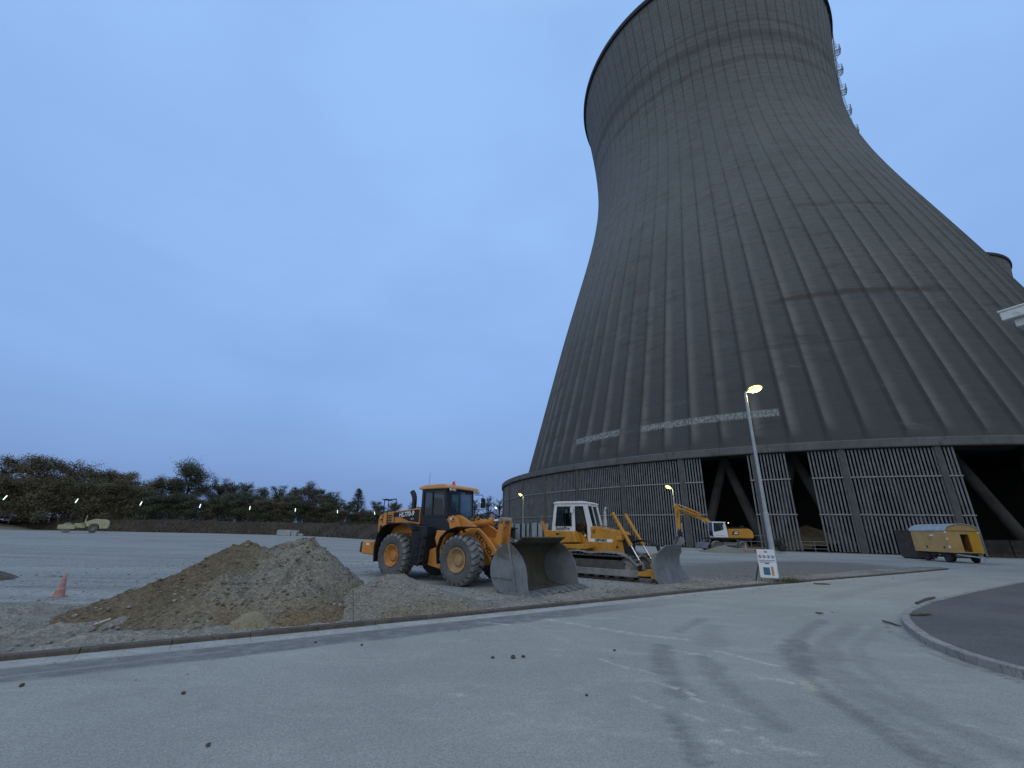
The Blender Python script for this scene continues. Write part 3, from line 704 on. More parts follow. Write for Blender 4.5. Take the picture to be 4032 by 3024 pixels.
tag(recenter(height_grid('gravel_heap', -5, 1.2, 7.6, 13.4, .07, small_heap, M['heap2'], cut=.015)), 'low grey gravel heap between the big spoil heap and the wheel loader', 'gravel heap', 'heaps of loose material')
tag(recenter(height_grid('gravel_heap', -24, -12.5, 11, 20, .16, lambda x, y: smax(cone(x, y, -16.6,13.4,.75,.45), cone(x, y, -18.5,14.2,.8,.45)) + rough(x, y, .6), M['heap3'], cut=.01)), 'dark heap of spoil cut off by the left edge of the picture', 'spoil heap', 'heaps of loose material')
tag(recenter(height_grid('gravel_heap', 19.5, 28.5, 43, 51, .2, lambda x, y: smax(cone(x, y, 22.3,46.5,.72,.3), ridge(x, y, (22.5,46.6,.45),(27.2,47.6,.46),.22)) + rough(x, y, .35), M['heap2'], cut=.01)), 'flat pale gravel heap in front of the wheeled excavator', 'gravel heap', 'heaps of loose material')
tag(recenter(height_grid('gravel_heap', -112, -86, 80, 100, .6, lambda x, y: cone(x, y, -100,86,1.3,.16) + rough(x, y, .8), M['heap2'], cut=.01)), 'far pale gravel heap before the trees at the left edge', 'gravel heap', 'heaps of loose material')
tag(recenter(height_grid('rubble_heap', 33, 50, 55.5, 70, .28, lambda x, y: smax(cone(x, y, 41,61,3.2,.42), cone(x, y, 38.5,59.3,2.2,.45)) + rough(x, y, 3.0), M['heap'], cut=.01)), 'brown rubble heap inside the tower behind the narrow opening', 'rubble heap', 'heaps of loose material')

# stones: nobody could count them
M['stone'] = concrete('loose_gravel_stone', (.17,.16,.14), (.30,.29,.26), 1.2, .3, .01)
M['clod'] = concrete('dark_earth_clod', (.075,.060,.05), (.11,.09,.075), 4, .5, .02)
M['boulder'] = concrete('yellow_limestone', (.25,.225,.15), (.36,.33,.235), 3.5, .7, .05, (.13,.11,.07))
ICO = [(0,0,1),(.89,0,.45),(.28,.85,.45),(-.72,.53,.45),(-.72,-.53,.45),(.28,-.85,.45),(.72,.53,-.45),(-.28,.85,-.45),(-.89,0,-.45),(-.28,-.85,-.45),(.72,-.53,-.45),(0,0,-1)]
ICF = [(0,1,2),(0,2,3),(0,3,4),(0,4,5),(0,5,1),(1,6,2),(2,7,3),(3,8,4),(4,9,5),(5,10,1),(2,6,7),(3,7,8),(4,8,9),(5,9,10),(1,10,6),(11,7,6),(11,8,7),(11,9,8),(11,10,9),(11,6,10)]
def stone(b, x, y, z, r, flat=.65):
    a = random.uniform(0, 2*pi); ca, sa = cos(a), sin(a); sx = random.uniform(.7, 1.35)
    v = []
    for p in ICO:
        k = random.uniform(.75, 1.2)*r; X, Y = p[0]*k*sx, p[1]*k
        v.append((x + X*ca - Y*sa, y + X*sa + Y*ca, z + p[2]*k*flat))
    b.add(v, ICF)
rs = random.Random(3)
b = MB()
for _ in range(6500):
    x = rs.uniform(-9.6, -2.6); y = rs.uniform(7, 13); h = big_heap(x, y)
    if h > .03:
        k0 = len(b.m); stone(b, x, y, h, min(.007 + rs.expovariate(95), .05)); 
        if rs.random() < .8: b.m[k0:] = [1]*(len(b.m)-k0)
for _ in range(2600):
    x = rs.uniform(-4.5, .8); y = rs.uniform(8.6, 12.8); h = small_heap(x, y)
    if h > .02: stone(b, x, y, h, min(.007 + rs.expovariate(90), .045))
for _ in range(5000):
    i = int(rs.uniform(60, len(qv)-90)); w = .16 + rs.expovariate(.9)
    if w > 4.5: continue
    x, y = qv[i] - nv[i]*w; stone(b, x, y, .055, min(.007 + rs.expovariate(85), .05))
for _ in range(2600):
    x = rs.uniform(-16, 16); y = rs.uniform(8, 26)
    if y > np.interp(x, [k[0] for k in KP], [k[1] for k in KP]) + .3: stone(b, x, y, .01, min(.008 + rs.expovariate(95), .045))
for _ in range(140):
    i = int(rs.uniform(60, len(qv)-60)); w = rs.expovariate(1.2)+.1; x, y = qv[i] + nv[i]*w; stone(b, x, y, .012, .006 + rs.expovariate(190))
M['clump'] = concrete('brown_earth_clump', (.105,.086,.06), (.17,.145,.11), 2, .4, .02)
tag(b.build('loose_stones', [M['stone'], M['clump']], recalc=False), kind='stuff')

def rock(name, loc, r, mat, label, cat, seed, group=None):
    bm = bmesh.new(); bmesh.ops.create_icosphere(bm, subdivisions=4, radius=1)
    for w in bm.verts:
        p = w.co.copy(); k = 1 + .22*noise.fractal(p*1.1+Vector((seed,0,0)), .9, 2, 4)
        for pl, dd in ((Vector((.3,-.9,.3)).normalized(),.78),(Vector((-.6,-.2,.75)).normalized(),.75),(Vector((.8,.1,.6)).normalized(),.8)):
            s_ = p.dot(pl)*k
            if s_ > dd: p -= pl*(s_-dd)*.8/k
        w.co = Vector((p.x*r[0], p.y*r[1], p.z*r[2]))*k
    me = bpy.data.meshes.new(name); bm.to_mesh(me); bm.free(); me.materials.append(mat)
    me.polygons.foreach_set('use_smooth', [True]*len(me.polygons)); me.set_sharp_from_angle(angle=radians(32))
    o = bpy.data.objects.new(name, me); COL.objects.link(o); o.location = loc; return tag(o, label, cat, group)
bo = rock('boulder', (-4.42,8.22,.06), (.33,.22,.22), M['boulder'], 'pale yellow boulder at the foot of the big spoil heap', 'boulder', 2); bo.rotation_euler = (.1,.05,.5)
CL = 'dark clods lying on the road'
for i, (x, y, r, lab) in enumerate([(-.19,6.82,.055,'dark earth clod on the road, left of the close pair in the middle'), (.10,6.84,.085,'larger clod of the close pair lying in the middle of the road'), (.24,6.9,.06,'smaller clod of the close pair lying in the middle of the road'),
        (1.64,7.34,.05,'dark clod on the road to the right of the close pair'), (-5.24,5.4,.06,'dark clod on the road by the left edge of the picture'), (-2.95,7.45,.045,'dark clod near the kerb below the pale boulder'),
        (-2.2,7.35,.05,'dark clod near the kerb below the low gravel heap'), (-3.4,5.28,.05,'dark clod alone on the near left of the road'), (.89,5.47,.04,'small clod on the road right of the picture middle'), (-2.4,4.19,.045,'dark clod nearest the bottom edge of the picture')]):
    o = rock('earth_clod', (x, y, .004+r*.25), (r*.5, r*.36, r*.28), M['clod'], lab, 'clod', i, CL); o.rotation_euler.z = i*1.3
# sticks and splinters on the road
M['wood'] = paint('grey_brown_wood', (.10,.085,.07), .85, 0, .25, 8)
M['wood2'] = paint('pale_plank', (.42,.41,.38), .8, 0, .2, 8)
def stick(p0, p1, r, lab, mat='wood', z=.03, name='stick'):
    b = MB(); a, c = Vector((*p0, z)), Vector((*p1, z)); L = (c-a).length
    pts = [a.lerp(c, t) + Vector((0,0,random.uniform(-.006,.008))) + Vector((-(c-a).y, (c-a).x, 0))/L*random.uniform(-.02,.02) for t in (0,.25,.5,.75,1)]
    return tag(recenter(b.tube(pts, [r*.7, r, r, r*.9, r*.5], 6).build(name, M[mat])), lab, 'stick', 'sticks on the road')
stick((11.26,12.81), (13.06,14.18), .045, 'long dark stick on the road before the island kerb')
stick((7.18,10.94), (7.3,10.84), .02, 'short thin splinter on the open road left of the island nose')
stick((8.75,10.2), (9.3,10.3), .03, 'dark stick lying on the pavement at the island nose', z=.15)
stick((11.6,17.45), (12.1,17.25), .03, 'dark splinter lying against the road kerb by the street lamp')
stick((8.05,10.1), (7.95,9.55), .02, 'thin dark twig lying in the gutter of the island kerb')
pl = MB().box(-.10,.10,-.02,.02,-.008,.008).build('plank', M['wood2'], bevel=.004); pl.location = (-6.72,7.93,.14); pl.rotation_euler = (.3,-.35,.75)
tag(pl, 'small pale splinter of plank on the left foot of the big spoil heap', 'plank')
tw = MB().tube([(0,0,-.05),(.02,.05,.25),(.07,.02,.5),(.06,.1,.75)], [.008,.007,.006,.003], 5).tube([(.05,.03,.4),(-.06,.06,.55)], [.005,.003], 4).tube([(.03,.04,.3),(.14,.0,.42)], [.004,.002], 4).build('dry_weed', M['wood']); tw.location = (-2.75,8.52,.06); tw.rotation_euler = (0,-.3,0)
tag(tw, 'dry leggy weed stalk leaning over the kerb beside the low gravel heap', 'weed')

# traffic cones
M['cone'] = paint('faded_red_cone', (.38,.20,.19), .7, 0, .2, 5, (.22,.16,.15), .6)
M['conew'] = paint('dirty_white_band', (.42,.25,.24), .6, 0, .15, 8)
def traffic_cone(loc, s, lab, rot=0):
    r = empty('traffic_cone', loc, rot, lab, 'traffic cone', 'traffic cones'); r.scale = (s,)*3
    b = MB(); b.lathe([(.17,.03),(.165,.05),(.10,.36),(.04,.74),(.03,.76),(.0,.76)], (0,0,0), 24, 'z').build('body', M['cone'], r, smooth=50)
    MB().box(-.19,.19,-.19,.19,0,.035).build('foot', M['cone'], r, bevel=.02)
    MB().lathe([(.132,.24),(.112,.34)], (0,0,0), 24, 'z').build('band', M['conew'], r, smooth=60)
    MB().lathe([(.084,.47),(.062,.59)], (0,0,0), 24, 'z').build('band', M['conew'], r, smooth=60)
    return r
traffic_cone((-10.67,11.15,.0), .66, 'faded red traffic cone standing left of the big spoil heap', .3)
traffic_cone((23.9,45.2,.30), .85, 'small traffic cone on the flat gravel heap before the excavator')
M['redpl'] = paint('red_plastic', (.28,.05,.05), .6)
b = MB().box(-.75,.75,-.16,.16,0,.16).box(-.6,.6,-.1,.1,.16,.3).build('barrier_foot', M['redpl'], bevel=.03); b.location = (25.6,45.4,.2); b.rotation_euler.z = .2
tag(b, 'dull red barrier foot lying beside the cone before the excavator', 'barrier foot')

# ------------------------------------------------------------------ street lamps
M['bulb'] = lit('sodium_lamp_glass', (1.0,.92,.28), 2.3)
M['tube'] = lit('lit_tube', (.80,1.0,.90), 1.7)
def street_lamp(loc, rz, lab, h=7.9, power=70, tilt=.32, s=1.0):
    r = empty('street_lamp', loc, rz, lab, 'street lamp', 'lit street lamps')
    b = MB(); b.lathe([(.13,-.02),(.13,.05),(.108,.06),(.10,2.6),(.075,2.62),(.055,h-.25),(.045,h-.1)], (0,0,0), 20, 'z')
    b.build('pole', M['lampcol'], r, smooth=40)
    MB().box(-.045,.045,-.118,-.09,.55,1.0).build('service_door', M['lampcol'], r, bevel=.008)
    MB().tube([(0,0,h-.3),(0,0,h-.12),(.04,0,h-.03),(.16,0,h+.02)], [.05,.046,.042,.04], 10).build('bracket', M['lampcol'], r, smooth=40)
    q = MB(); q.ellipsoid((.46,0,.05), (.40,.16,.05), 20, 10); hd = q.build('lamp_head', M['lampcol'], r, smooth=60)
    hd.location = (.06,0,h+.0); hd.rotation_euler = (0,-tilt,0)
    bl = MB().ellipsoid((.48,0,.0), (.385,.17,.155), 18, 10).build('lamp_glass', M['bulb'], hd, smooth=60)
    L = bpy.data.lights.new('lamp_light', 'POINT'); L.energy = power*1.8; L.color = (1,.92,.42); L.shadow_soft_size = .12
    lo = bpy.data.objects.new('lamp_light', L); COL.objects.link(lo); lo.parent = hd; lo.location = (.45,0,-.33)
    return r
street_lamp((10.67,18.18,0), .12, 'tall lit street lamp standing by the road kerb behind the notice board', 7.92, 55)
street_lamp((19.7,52,0), pi+.1, 'lit street lamp in front of the slats, left of the excavator boom', 6.9, 40)
street_lamp((2.45,78,0), pi+.1, 'lit street lamp before the far left end of the tower base', 7.7, 40)
street_lamp((-6.3,108,0), pi+.1, 'lit street lamp against the trees, seen past the loader mirror', 7.9, 40)
street_lamp((-3.5,130,0), pi+.1, 'farthest lit street lamp, low beside the left edge of the tower base', 7.9, 40)
wl = empty('work_lamp', (33.05,66.5,0), 0, 'tiny lit work lamp in the dark of the tower above the excavator', 'lamp')
MB().tube([(0,0,0),(0,0,3.35)], .04, 8).build('pole', M['core_black'], wl); MB().ellipsoid((0,-.06,3.42), (.07,.07,.07), 10, 8).build('lamp_glass', M['bulb'], wl, smooth=60)

# notice board at the lamp
M['board'] = paint('white_notice_board', (.62,.66,.72), .5, 0, .06, 3, (.4,.4,.4), .15)
M['ink'] = paint('dark_print', (.05,.06,.09), .6); M['redink'] = paint('red_print', (.32,.09,.13), .6); M['teal'] = paint('teal_print', (.03,.14,.2), .6); M['ora'] = paint('orange_print', (.45,.24,.10), .6); M['blue'] = paint('blue_print', (.06,.12,.35), .6)
sg = empty('notice_board', (9.95,17.42,0), radians(-29), 'white site notice board with round pictograms leaning on two stakes by the lamp', 'notice board')
sg.rotation_euler.x = -.06; sg.scale = (.84,.84,.84); sg.location.z = -.06
MB().box(-.36,.36,-.012,.012,.30,1.50).build('panel', M['board'], sg, bevel=.004)
for x in (-.33,.33): MB().box(x-.025,x+.025,.014,.055,-.05,1.42).build('stake', M['wood'], sg, bevel=.005)
MB().bar((-.3,.06,1.05),(-.62,.55,.0),.05,.04).build('brace', M['wood'], sg)
pr_ = MB()
for i, mt in enumerate((0,0,1,1)):
    cx = -.255+i*.17; n = 20
    for rr_, mi, yy in ((.068, mt, -.016), (.047, 2, -.019)):
        v = [(cx+rr_*cos(2*pi*k/n), yy, 1.19+rr_*sin(2*pi*k/n)) for k in range(n)]; pr_.add(v, [list(range(n))], mi)
    pr_.box(cx-.018,cx+.018,-.024,-.021,1.155,1.225,3)
    if mt == 0: pr_.bar((cx-.045,-.026,1.235),(cx+.045,-.026,1.145),.004,.014,0)
pr_.build('pictograms', [M['redink'], M['blue'], M['board'], M['ink']], sg)
q = MB(); q.box(-.07,.07,-.018,-.0125,1.37,1.42); q.box(-.33,.33,-.018,-.0125,1.02,1.04); q.box(-.09,.07,-.018,-.0125,.88,.92)
for i in range(3): q.box(-.3,.3-.1*i,-.0165,-.0125,.975-.02*i,.982-.02*i)
q.build('print', M['ink'], sg)
MB().box(-.2,.06,-.018,-.0125,.42,.74).build('picture', M['teal'], sg); MB().box(.12,.21,-.018,-.0125,.40,.78).build('picture', M['ora'], sg)
st = MB(); random.seed(11)
M['weed'] = paint('dry_green_weed', (.05,.06,.025), .9, 0, .4, 9)
for _ in range(420):
    x = 10.75+random.gauss(0,.42); y = 17.62+random.gauss(0,.13)+(x-10.75)*.5; h = random.uniform(.06,.28); dx, dy = random.gauss(0,.08), random.gauss(0,.08); w = .006
    st.add([(x-w,y,.02),(x+w,y,.02),(x+dx+w*.4,y+dy,.03+h)], [(0,1,2)])
tag(st.build('weeds', M['weed'], recalc=False), kind='stuff')
# ------------------------------------------------------------------ machine materials
M['yel'] = paint('site_yellow_paint', (.47,.225,.03), .42, 0, .12, 2.5, (.16,.12,.07), .45, .05)
M['orange'] = paint('loader_orange_yellow', (.52,.215,.045), .42, 0, .12, 2.5, (.20,.12,.07), .45, .05)
M['roof'] = paint('cab_roof_orange', (.60,.31,.14), .5, 0, .1, 2.5, (.3,.2,.12), .3)
M['rimo'] = paint('rusty_orange_rim', (.46,.20,.055), .6, 0, .2, 6, (.13,.075,.04), .6)
M['rimy'] = paint('dirty_sand_rim', (.36,.24,.12), .7, 0, .2, 6, (.15,.11,.07), .7)
M['black'] = paint('black_steel', (.014,.015,.019), .45, 0, .2, 3, (.045,.043,.04), .25)
M['navy'] = paint('dark_cab_paint', (.015,.019,.028), .4, 0, .15, 3, (.04,.04,.042), .2)
M['rubber'] = paint('dusty_tyre_rubber', (.085,.087,.092), .9, 0, .2, 3, (.16,.162,.167), .75, .15)
M['tread'] = paint('dusty_tread_face', (.165,.17,.178), .9, 0, .2, 5, (.24,.245,.25), .7)
M['steel'] = paint('worn_blue_grey_steel', (.175,.195,.22), .5, .2, .22, 2.5, (.12,.11,.095), .55, .06)
M['bucketin'] = paint('muddy_bucket_inside', (.068,.063,.049), .85, 0, .3, 2.2, (.05,.045,.035), .6, .1)
M['chrome'] = paint('bright_rod', (.75,.77,.8), .15, 1.0, .05)
M['white'] = paint('white_cab_paint', (.62,.65,.70), .4, 0, .06, 2, (.35,.34,.32), .3)
M['glass'] = glass('machine_glass', (.40,.52,.54), .12)
M['dglass'] = glass('dark_machine_glass', (.16,.19,.2), .16)
M['mglass'] = glass('green_grey_machine_glass', (.12,.16,.17), .07)
M['track'] = paint('worn_track_steel', (.09,.088,.088), .6, .3, .25, 5, (.14,.125,.11), .7)
M['beam_st'] = paint('scuffed_push_arm', (.235,.23,.235), .55, .15, .2, 4, (.11,.085,.07), .6)
M['lens'] = paint('lamp_lens', (.75,.78,.8), .1, .4, .03)
M['beacon'] = paint('red_orange_beacon', (.65,.10,.03), .25, 0, .05)
M['ltr'] = paint('white_lettering', (.7,.72,.76), .5, 0, .05); M['ltrk'] = paint('black_lettering', (.02,.02,.022), .5, 0, .05)
M['seat'] = paint('black_seat_cloth', (.02,.02,.022), .9, 0, .2)

def plate_mat():
    g = N('bucket_side_steel'); c = g.coord(); x, y, z = g.sep(c); n1 = g.noise(c, 2.2, 6, .7, .5); n2 = g.noise(c, 14, 5, .7); sc = g.noise(g.mapping(c, (9,1,1.5)), 2.5, 4, .6)
    k = g.mix(g.ramp(n1, .3, .7), (.145,.165,.19), (.205,.228,.258)); k = g.mix(g.ramp(sc, .55, .7, 0, .5), k, (.29,.315,.34))
    k = g.mix(g.ramp(g.math('ADD', z, g.math('MULTIPLY', g.math('SUBTRACT', n1, .5), .9)), .80, 1.12, 0, .85), k, (.085,.075,.06))
    k = g.mix(g.ramp(n2, .52, .72, 0, .45), k, (.11,.10,.085)); return g.out(k, g.ramp(n1, .3, .7, .42, .8), .15, None, .3)
M['plate'] = plate_mat()
def tyre(name, parent, c, Rr_, w, rimr, rim_mat, out=-1, lugs=22, lug=True):
    """tyre with tread blocks about the y axis, and its rim as a sub-part"""
    h = w/2; prof = [(rimr,-h*.72),(rimr+.05,-h*.86),(rimr+(Rr_-rimr)*.45,-h),(Rr_*.87,-h*.95),(Rr_*.945,-h*.72),(Rr_*.95,0),(Rr_*.945,h*.72),(Rr_*.87,h*.95),(rimr+(Rr_-rimr)*.45,h),(rimr+.05,h*.86),(rimr,h*.72)]
    b = MB(); b.lathe(prof, (0,0,0), 64, 'y')
    if lug:
        for s_ in (-1, 1):
            for k in range(lugs):
                a0 = 2*pi*(k + (.5 if s_ > 0 else 0))/lugs; da = 2*pi/lugs*.30; v = []
                for yy, sk, r1, g in ((.04*h,.30,Rr_,1.0),(.45*h,.12,Rr_,1.05),(.80*h,-.10,Rr_*.975,1.1),(.98*h,-.12,Rr_*.86,.9)):
                    for r_ in (Rr_*.94 if yy < .9*h else Rr_*.86, r1):
                        for t in (-da*g, da*g):
                            a = a0 + t + sk*2*pi/lugs; v.append((r_*cos(a), s_*yy, r_*sin(a)))
                f = [(0,1,3,2)]
                for q in range(3):
                    o_ = q*4; f += [(o_+2,o_+3,o_+7,o_+6), (o_,o_+2,o_+6,o_+4), (o_+1,o_+5,o_+7,o_+3)]
                f += [(12,14,15,13)]
                b.add(v, f, 1)
    t = b.build(name, [M['rubber'], M['tread']], parent, smooth=35); t.location = c
    q = MB(); o_ = out
    q.lathe([(rimr+.02,o_*h*.86),(rimr+.005,o_*h*.9),(rimr-.02,o_*h*.86),(rimr-.05,o_*h*.62),(rimr*.62,o_*h*.40),(rimr*.58,o_*h*.42),(rimr*.52,o_*h*.42),(rimr*.42,o_*h*.56),(0.001,o_*h*.58)], (0,0,0), 40, 'y')
    q.lathe([(rimr+.02,-o_*h*.86),(rimr-.04,-o_*h*.6),(.001,-o_*h*.5)], (0,0,0), 32, 'y')
    for k in range(12):
        a = 2*pi*k/12; q.lathe([(.018,o_*h*.40),(.018,o_*h*.50),(.001,o_*h*.50)], (rimr*.55*cos(a),0,rimr*.55*sin(a)), 6, 'y')
    q.build('rim', rim_mat, t, smooth=35)
    return t
def frame_panel(b, outer, inner, y0, y1, mi=0):
    """a plate with a hole: outer and inner outlines with the same number of points"""
    n = len(outer)
    for i in range(n):
        j = (i+1) % n
        b.prism([outer[i], outer[j], inner[j], inner[i]], y0, y1, mi)
def inset(poly, d):
    cx = sum(p[0] for p in poly)/len(poly); cz = sum(p[1] for p in poly)/len(poly); out = []; n = len(poly)
    for i in range(n):
        p, a, c = poly[i], poly[i-1], poly[(i+1) % n]
        e1 = Vector((p[0]-a[0], p[1]-a[1])).normalized(); e2 = Vector((c[0]-p[0], c[1]-p[1])).normalized()
        n1 = Vector((-e1.y, e1.x)); n2 = Vector((-e2.y, e2.x))
        m = Vector((cx-p[0], cz-p[1]))
        if n1.dot(m) < 0: n1 = -n1
        if n2.dot(m) < 0: n2 = -n2
        k = (n1+n2); k = k/ max(k.dot(n1), .3)
        out.append((p[0]+k.x*d, p[1]+k.y*d))
    return out
def cylinder_ram(parent, a, m, c, r0, r1, mat, name='hydraulic_ram'):
    b = MB(); a, m, c = Vector(a), Vector(m), Vector(c)
    b.tube([a, m], r0, 14); d = (m-a).normalized(); b.tube([m-d*.07, m+d*.02], r0*1.18, 14); b.tube([a-d*.02, a+d*.06], r0*1.1, 14)
    o = b.build(name, mat, parent, smooth=40)
    MB().tube([m, c], r1, 12).build('rod', M['chrome'], o, smooth=40); return o

# ------------------------------------------------------------------ wheel loader
H = radians(-35.4)
WL = empty('wheel_loader', (-1.695,14.522,0), H, 'big orange and black wheel loader with its toothed bucket resting on the gravel', 'wheel loader')
WB = 3.157; TR = .775; TW = .60; MY = 1.36                # middle line of the machine
for x, rm in ((0, M['rimy']), (-WB, M['rimo'])):
    for y, o_ in ((TW/2, -1), (2*MY-TW/2, 1)):
        tyre('tyre', WL, (x, y, TR-.012), TR, TW, .365, rm, o_)
# rear half
hood = [(-4.72,1.50),(-4.76,2.02),(-4.70,2.16),(-4.50,2.27),(-2.42,2.44),(-2.42,1.50)]
MB().prism(hood, .56, 2*MY-.56).build('engine_hood', M['orange'], WL, bevel=.035)
MB().prism([(-3.86,2.27),(-2.44,2.385),(-2.44,1.93),(-2.95,1.96),(-3.42,2.10),(-3.86,2.12)], .548, .559).build('hood_stripe', M['black'], WL)
v_ = MB()
for i in range(5): v_.prism([(-4.22,1.79+i*.085),(-3.96,1.80+i*.085),(-3.96,1.845+i*.085),(-4.22,1.835+i*.085)], .545, .562)
v_.prism([(-4.66,1.98),(-4.53,1.99),(-4.53,2.03),(-4.66,2.02)], .545, .562); v_.prism([(-4.62,1.66),(-4.5,1.67),(-4.5,1.80),(-4.6,1.79)], .545, .562)
v_.build('vent', M['black'], WL)
MB().box(-4.77,-4.755,.8,2*MY-.8,1.6,2.05).build('rear_grille', M['black'], WL)
text_mesh('lettering', 'HL770-9', .235, M['ltr'], WL, side_M(-3.12, .545, 2.205, .075), .003, .15, .007)
text_mesh('lettering', 'Xtra', .09, M['ltr'], WL, side_M(-2.78, .545, 2.045, .075), .003, .2)
MB().box(-4.35,-2.35,.62,2*MY-.62,.95,1.50).build('engine_bay', M['orange'], WL, bevel=.04)
MB().box(-4.5,-.9,.85,2*MY-.85,.55,.95).build('rear_frame', M['black'], WL, bevel=.03)
cw = MB(); cw.prism([(-5.12,.74),(-5.16,.82),(-5.16,1.14),(-5.08,1.20),(-4.42,1.22),(-4.42,.70)], .22, 2*MY-.22)
cwo = cw.build('counterweight', M['orange'], WL, bevel=.05)
MB().prism([(-5.30,.80),(-5.165,.76),(-5.165,1.19),(-5.27,1.16)], .24, 2*MY-.24).build('bumper', M['black'], cwo, bevel=.03)
MB().box(-4.86,-4.7,.21,.222,1.06,1.13).build('reflector', M['ltr'], cwo)
for y0 in (-.02, 2*MY-.66):
    fp = [(-4.02,.52),(-4.06,1.0),(-4.0,1.40),(-3.78,1.70),(-3.42,1.84),(-2.75,1.86),(-2.35,1.80),(-2.12,1.62)]
    MB().band(fp, .045, y0, y0+.68).build('fender', M['black'], WL, bevel=.012)
MB().prism([(-2.12,1.66),(-1.78,1.66),(-1.86,.60),(-2.2,.60),(-2.35,1.2)], .34, .40).prism([(-2.45,.58),(-2.12,.50),(-1.72,.62),(-1.62,1.5),(-1.66,1.76),(-2.4,1.82)], .24, .62).build('step_panel', M['navy'], WL, bevel=.01)
la_ = MB()
for i, z in enumerate((.50,.80,1.10,1.40)):
    la_.box(-2.16+.05*i,-1.74+.03*i,.02+.03*i,.34,z,z+.035)
for x0, x1 in ((-2.18,-2.02),(-1.76,-1.66)):
    la_.bar((x0,.04,.48),(x1,.12,1.6),.03,.06); la_.bar((x0,.33,.48),(x1,.36,1.6),.03,.04)
la_.build('ladder', M['black'], WL)
# cab
cy0, cy1 = .60, 2*MY-.60
lower = [(-2.40,1.55),(-2.40,2.12),(-2.1,2.1),(-1.16,2.10),(-.98,1.95),(-.84,1.62),(-.9,1.5)]
MB().prism(lower, cy0, cy1).build('cab_body', M['navy'], WL, bevel=.03)
outer = [(-2.40,2.10),(-2.42,3.10),(-1.16,3.10),(-1.10,2.10)]
inn = [(-2.27,2.19),(-2.30,3.02),(-1.27,3.02),(-1.20,2.19)]
cf = MB()
for y0, y1 in ((cy0, cy0+.06), (cy1-.06, cy1)):
    frame_panel(cf, outer, inn, y0, y1)
    cf.prism([(-1.86,2.15),(-1.80,2.15),(-1.83,3.05),(-1.89,3.05)], y0, y1)
for x, x2 in ((-2.42,-2.36),):
    cf.box(x,x2,cy0+.06,cy0+.16,2.1,3.1); cf.box(x,x2,cy1-.16,cy1-.06,2.1,3.1)
    cf.box(x,x2,cy0+.16,cy1-.16,3.0,3.1)
cf.bar((-1.16,cy0+.10,3.07),(-1.16,cy1-.1,3.07),.08,.08)
for y in (cy0+.09, cy1-.09): cf.bar((-1.13,y,2.1),(-1.19,y,3.1),.07,.06)
cab = cf.build('cab_frame', M['navy'], WL, bevel=.012)
def pane(name, pts, parent, mat='glass'):
    b = MB(); n = len(pts); b.add(pts, [list(range(n))]); return b.build(name, M[mat], parent, recalc=False)
for y in (cy0+.03, cy1-.03):
    pane('side_window', [(x, y, z) for x, z in [(-2.28,2.18),(-2.31,3.03),(-1.26,3.03),(-1.19,2.18)]], cab, 'mglass')
pane('windscreen', [(-1.1,cy0+.12,2.1),(-1.1,cy1-.12,2.1),(-1.15,cy1-.12,3.05),(-1.15,cy0+.12,3.05)], cab)
pane('lower_windscreen', [(-.83,cy0+.12,1.66),(-.83,cy1-.12,1.66),(-1.09,cy1-.12,2.12),(-1.09,cy0+.12,2.12)], cab, 'dglass')
pane('rear_window', [(-2.39,cy0+.16,2.12),(-2.39,cy1-.16,2.12),(-2.39,cy1-.16,3.0),(-2.39,cy0+.16,3.0)], cab)
se = MB(); se.box(-2.25,-1.78,MY-.25,MY+.25,2.1,2.28).prism([(-2.28,2.25),(-2.16,2.25),(-2.26,2.86),(-2.36,2.84)], MY-.24, MY+.24).build('seat', M['seat'], cab, bevel=.05)
MB().tube([(-1.45,MY,2.1),(-1.58,MY,2.42)], .05, 8).lathe([(.17,-.015),(.2,0),(.17,.015)], (-1.6,MY,2.46), 16, 'z').build('steering_wheel', M['black'], cab)
rf = MB().prism([(-2.52,3.10),(-2.50,3.20),(-2.2,3.26),(-1.25,3.27),(-.98,3.20),(-.96,3.10)], cy0-.10, cy1+.10).build('cab_roof', M['roof'], WL, bevel=.04)
MB().lathe([(.07,3.24),(.07,3.29),(.055,3.30),(.055,3.37),(.035,3.40),(.001,3.405)], (-1.25,1.05,0), 14, 'z').build('beacon', M['beacon'], rf, smooth=40)
for y in (cy0, cy0+.18, cy1-.18, cy1):
    MB().lathe([(.001,-.99),(.05,-.975),(.055,-.95),(.05,-.90)], (0,y,3.055), 12, 'x').build('work_light', M['lens'], rf, smooth=40)
MB().tube([(-2.3,cy0+.2,3.25),(-2.28,cy0+.2,3.75)], .006, 5).build('aerial', M['black'], rf)
mi_ = MB(); 
for y, s_ in ((cy1,1),(cy0,-1)):
    if s_ < 0: continue
    mi_.tube([(-1.12,y,2.98),(-.98,y+.34*s_,3.0),(-.96,y+.38*s_,2.86)], .016, 6).tube([(-1.12,y,2.45),(-.98,y+.34*s_,2.44),(-.96,y+.38*s_,2.56)], .016, 6)
    mi_.prism([(y+.26*s_,2.50),(y+.48*s_,2.52),(y+.46*s_,2.86),(y+.28*s_,2.88)], -1.0, -.92, axis='x')
mi_.build('mirror', M['black'], WL, bevel=.015)
MB().tube([(-3.62,1.35,2.3),(-3.62,1.35,2.72),(-3.64,1.35,2.88),(-3.70,1.35,3.02),(-3.80,1.35,3.13)], [.095,.095,.10,.105,.10], 14, cap=True).build('exhaust', M['black'], WL, smooth=50)
MB().box(-3.2,-2.8,1.1,1.6,2.37,2.5).build('air_intake', M['black'], WL, bevel=.04)
hr = MB()
for x in (-3.95,-3.70,-3.28): hr.tube([(x,.12,1.86),(x,.12,2.72)], .017, 6)
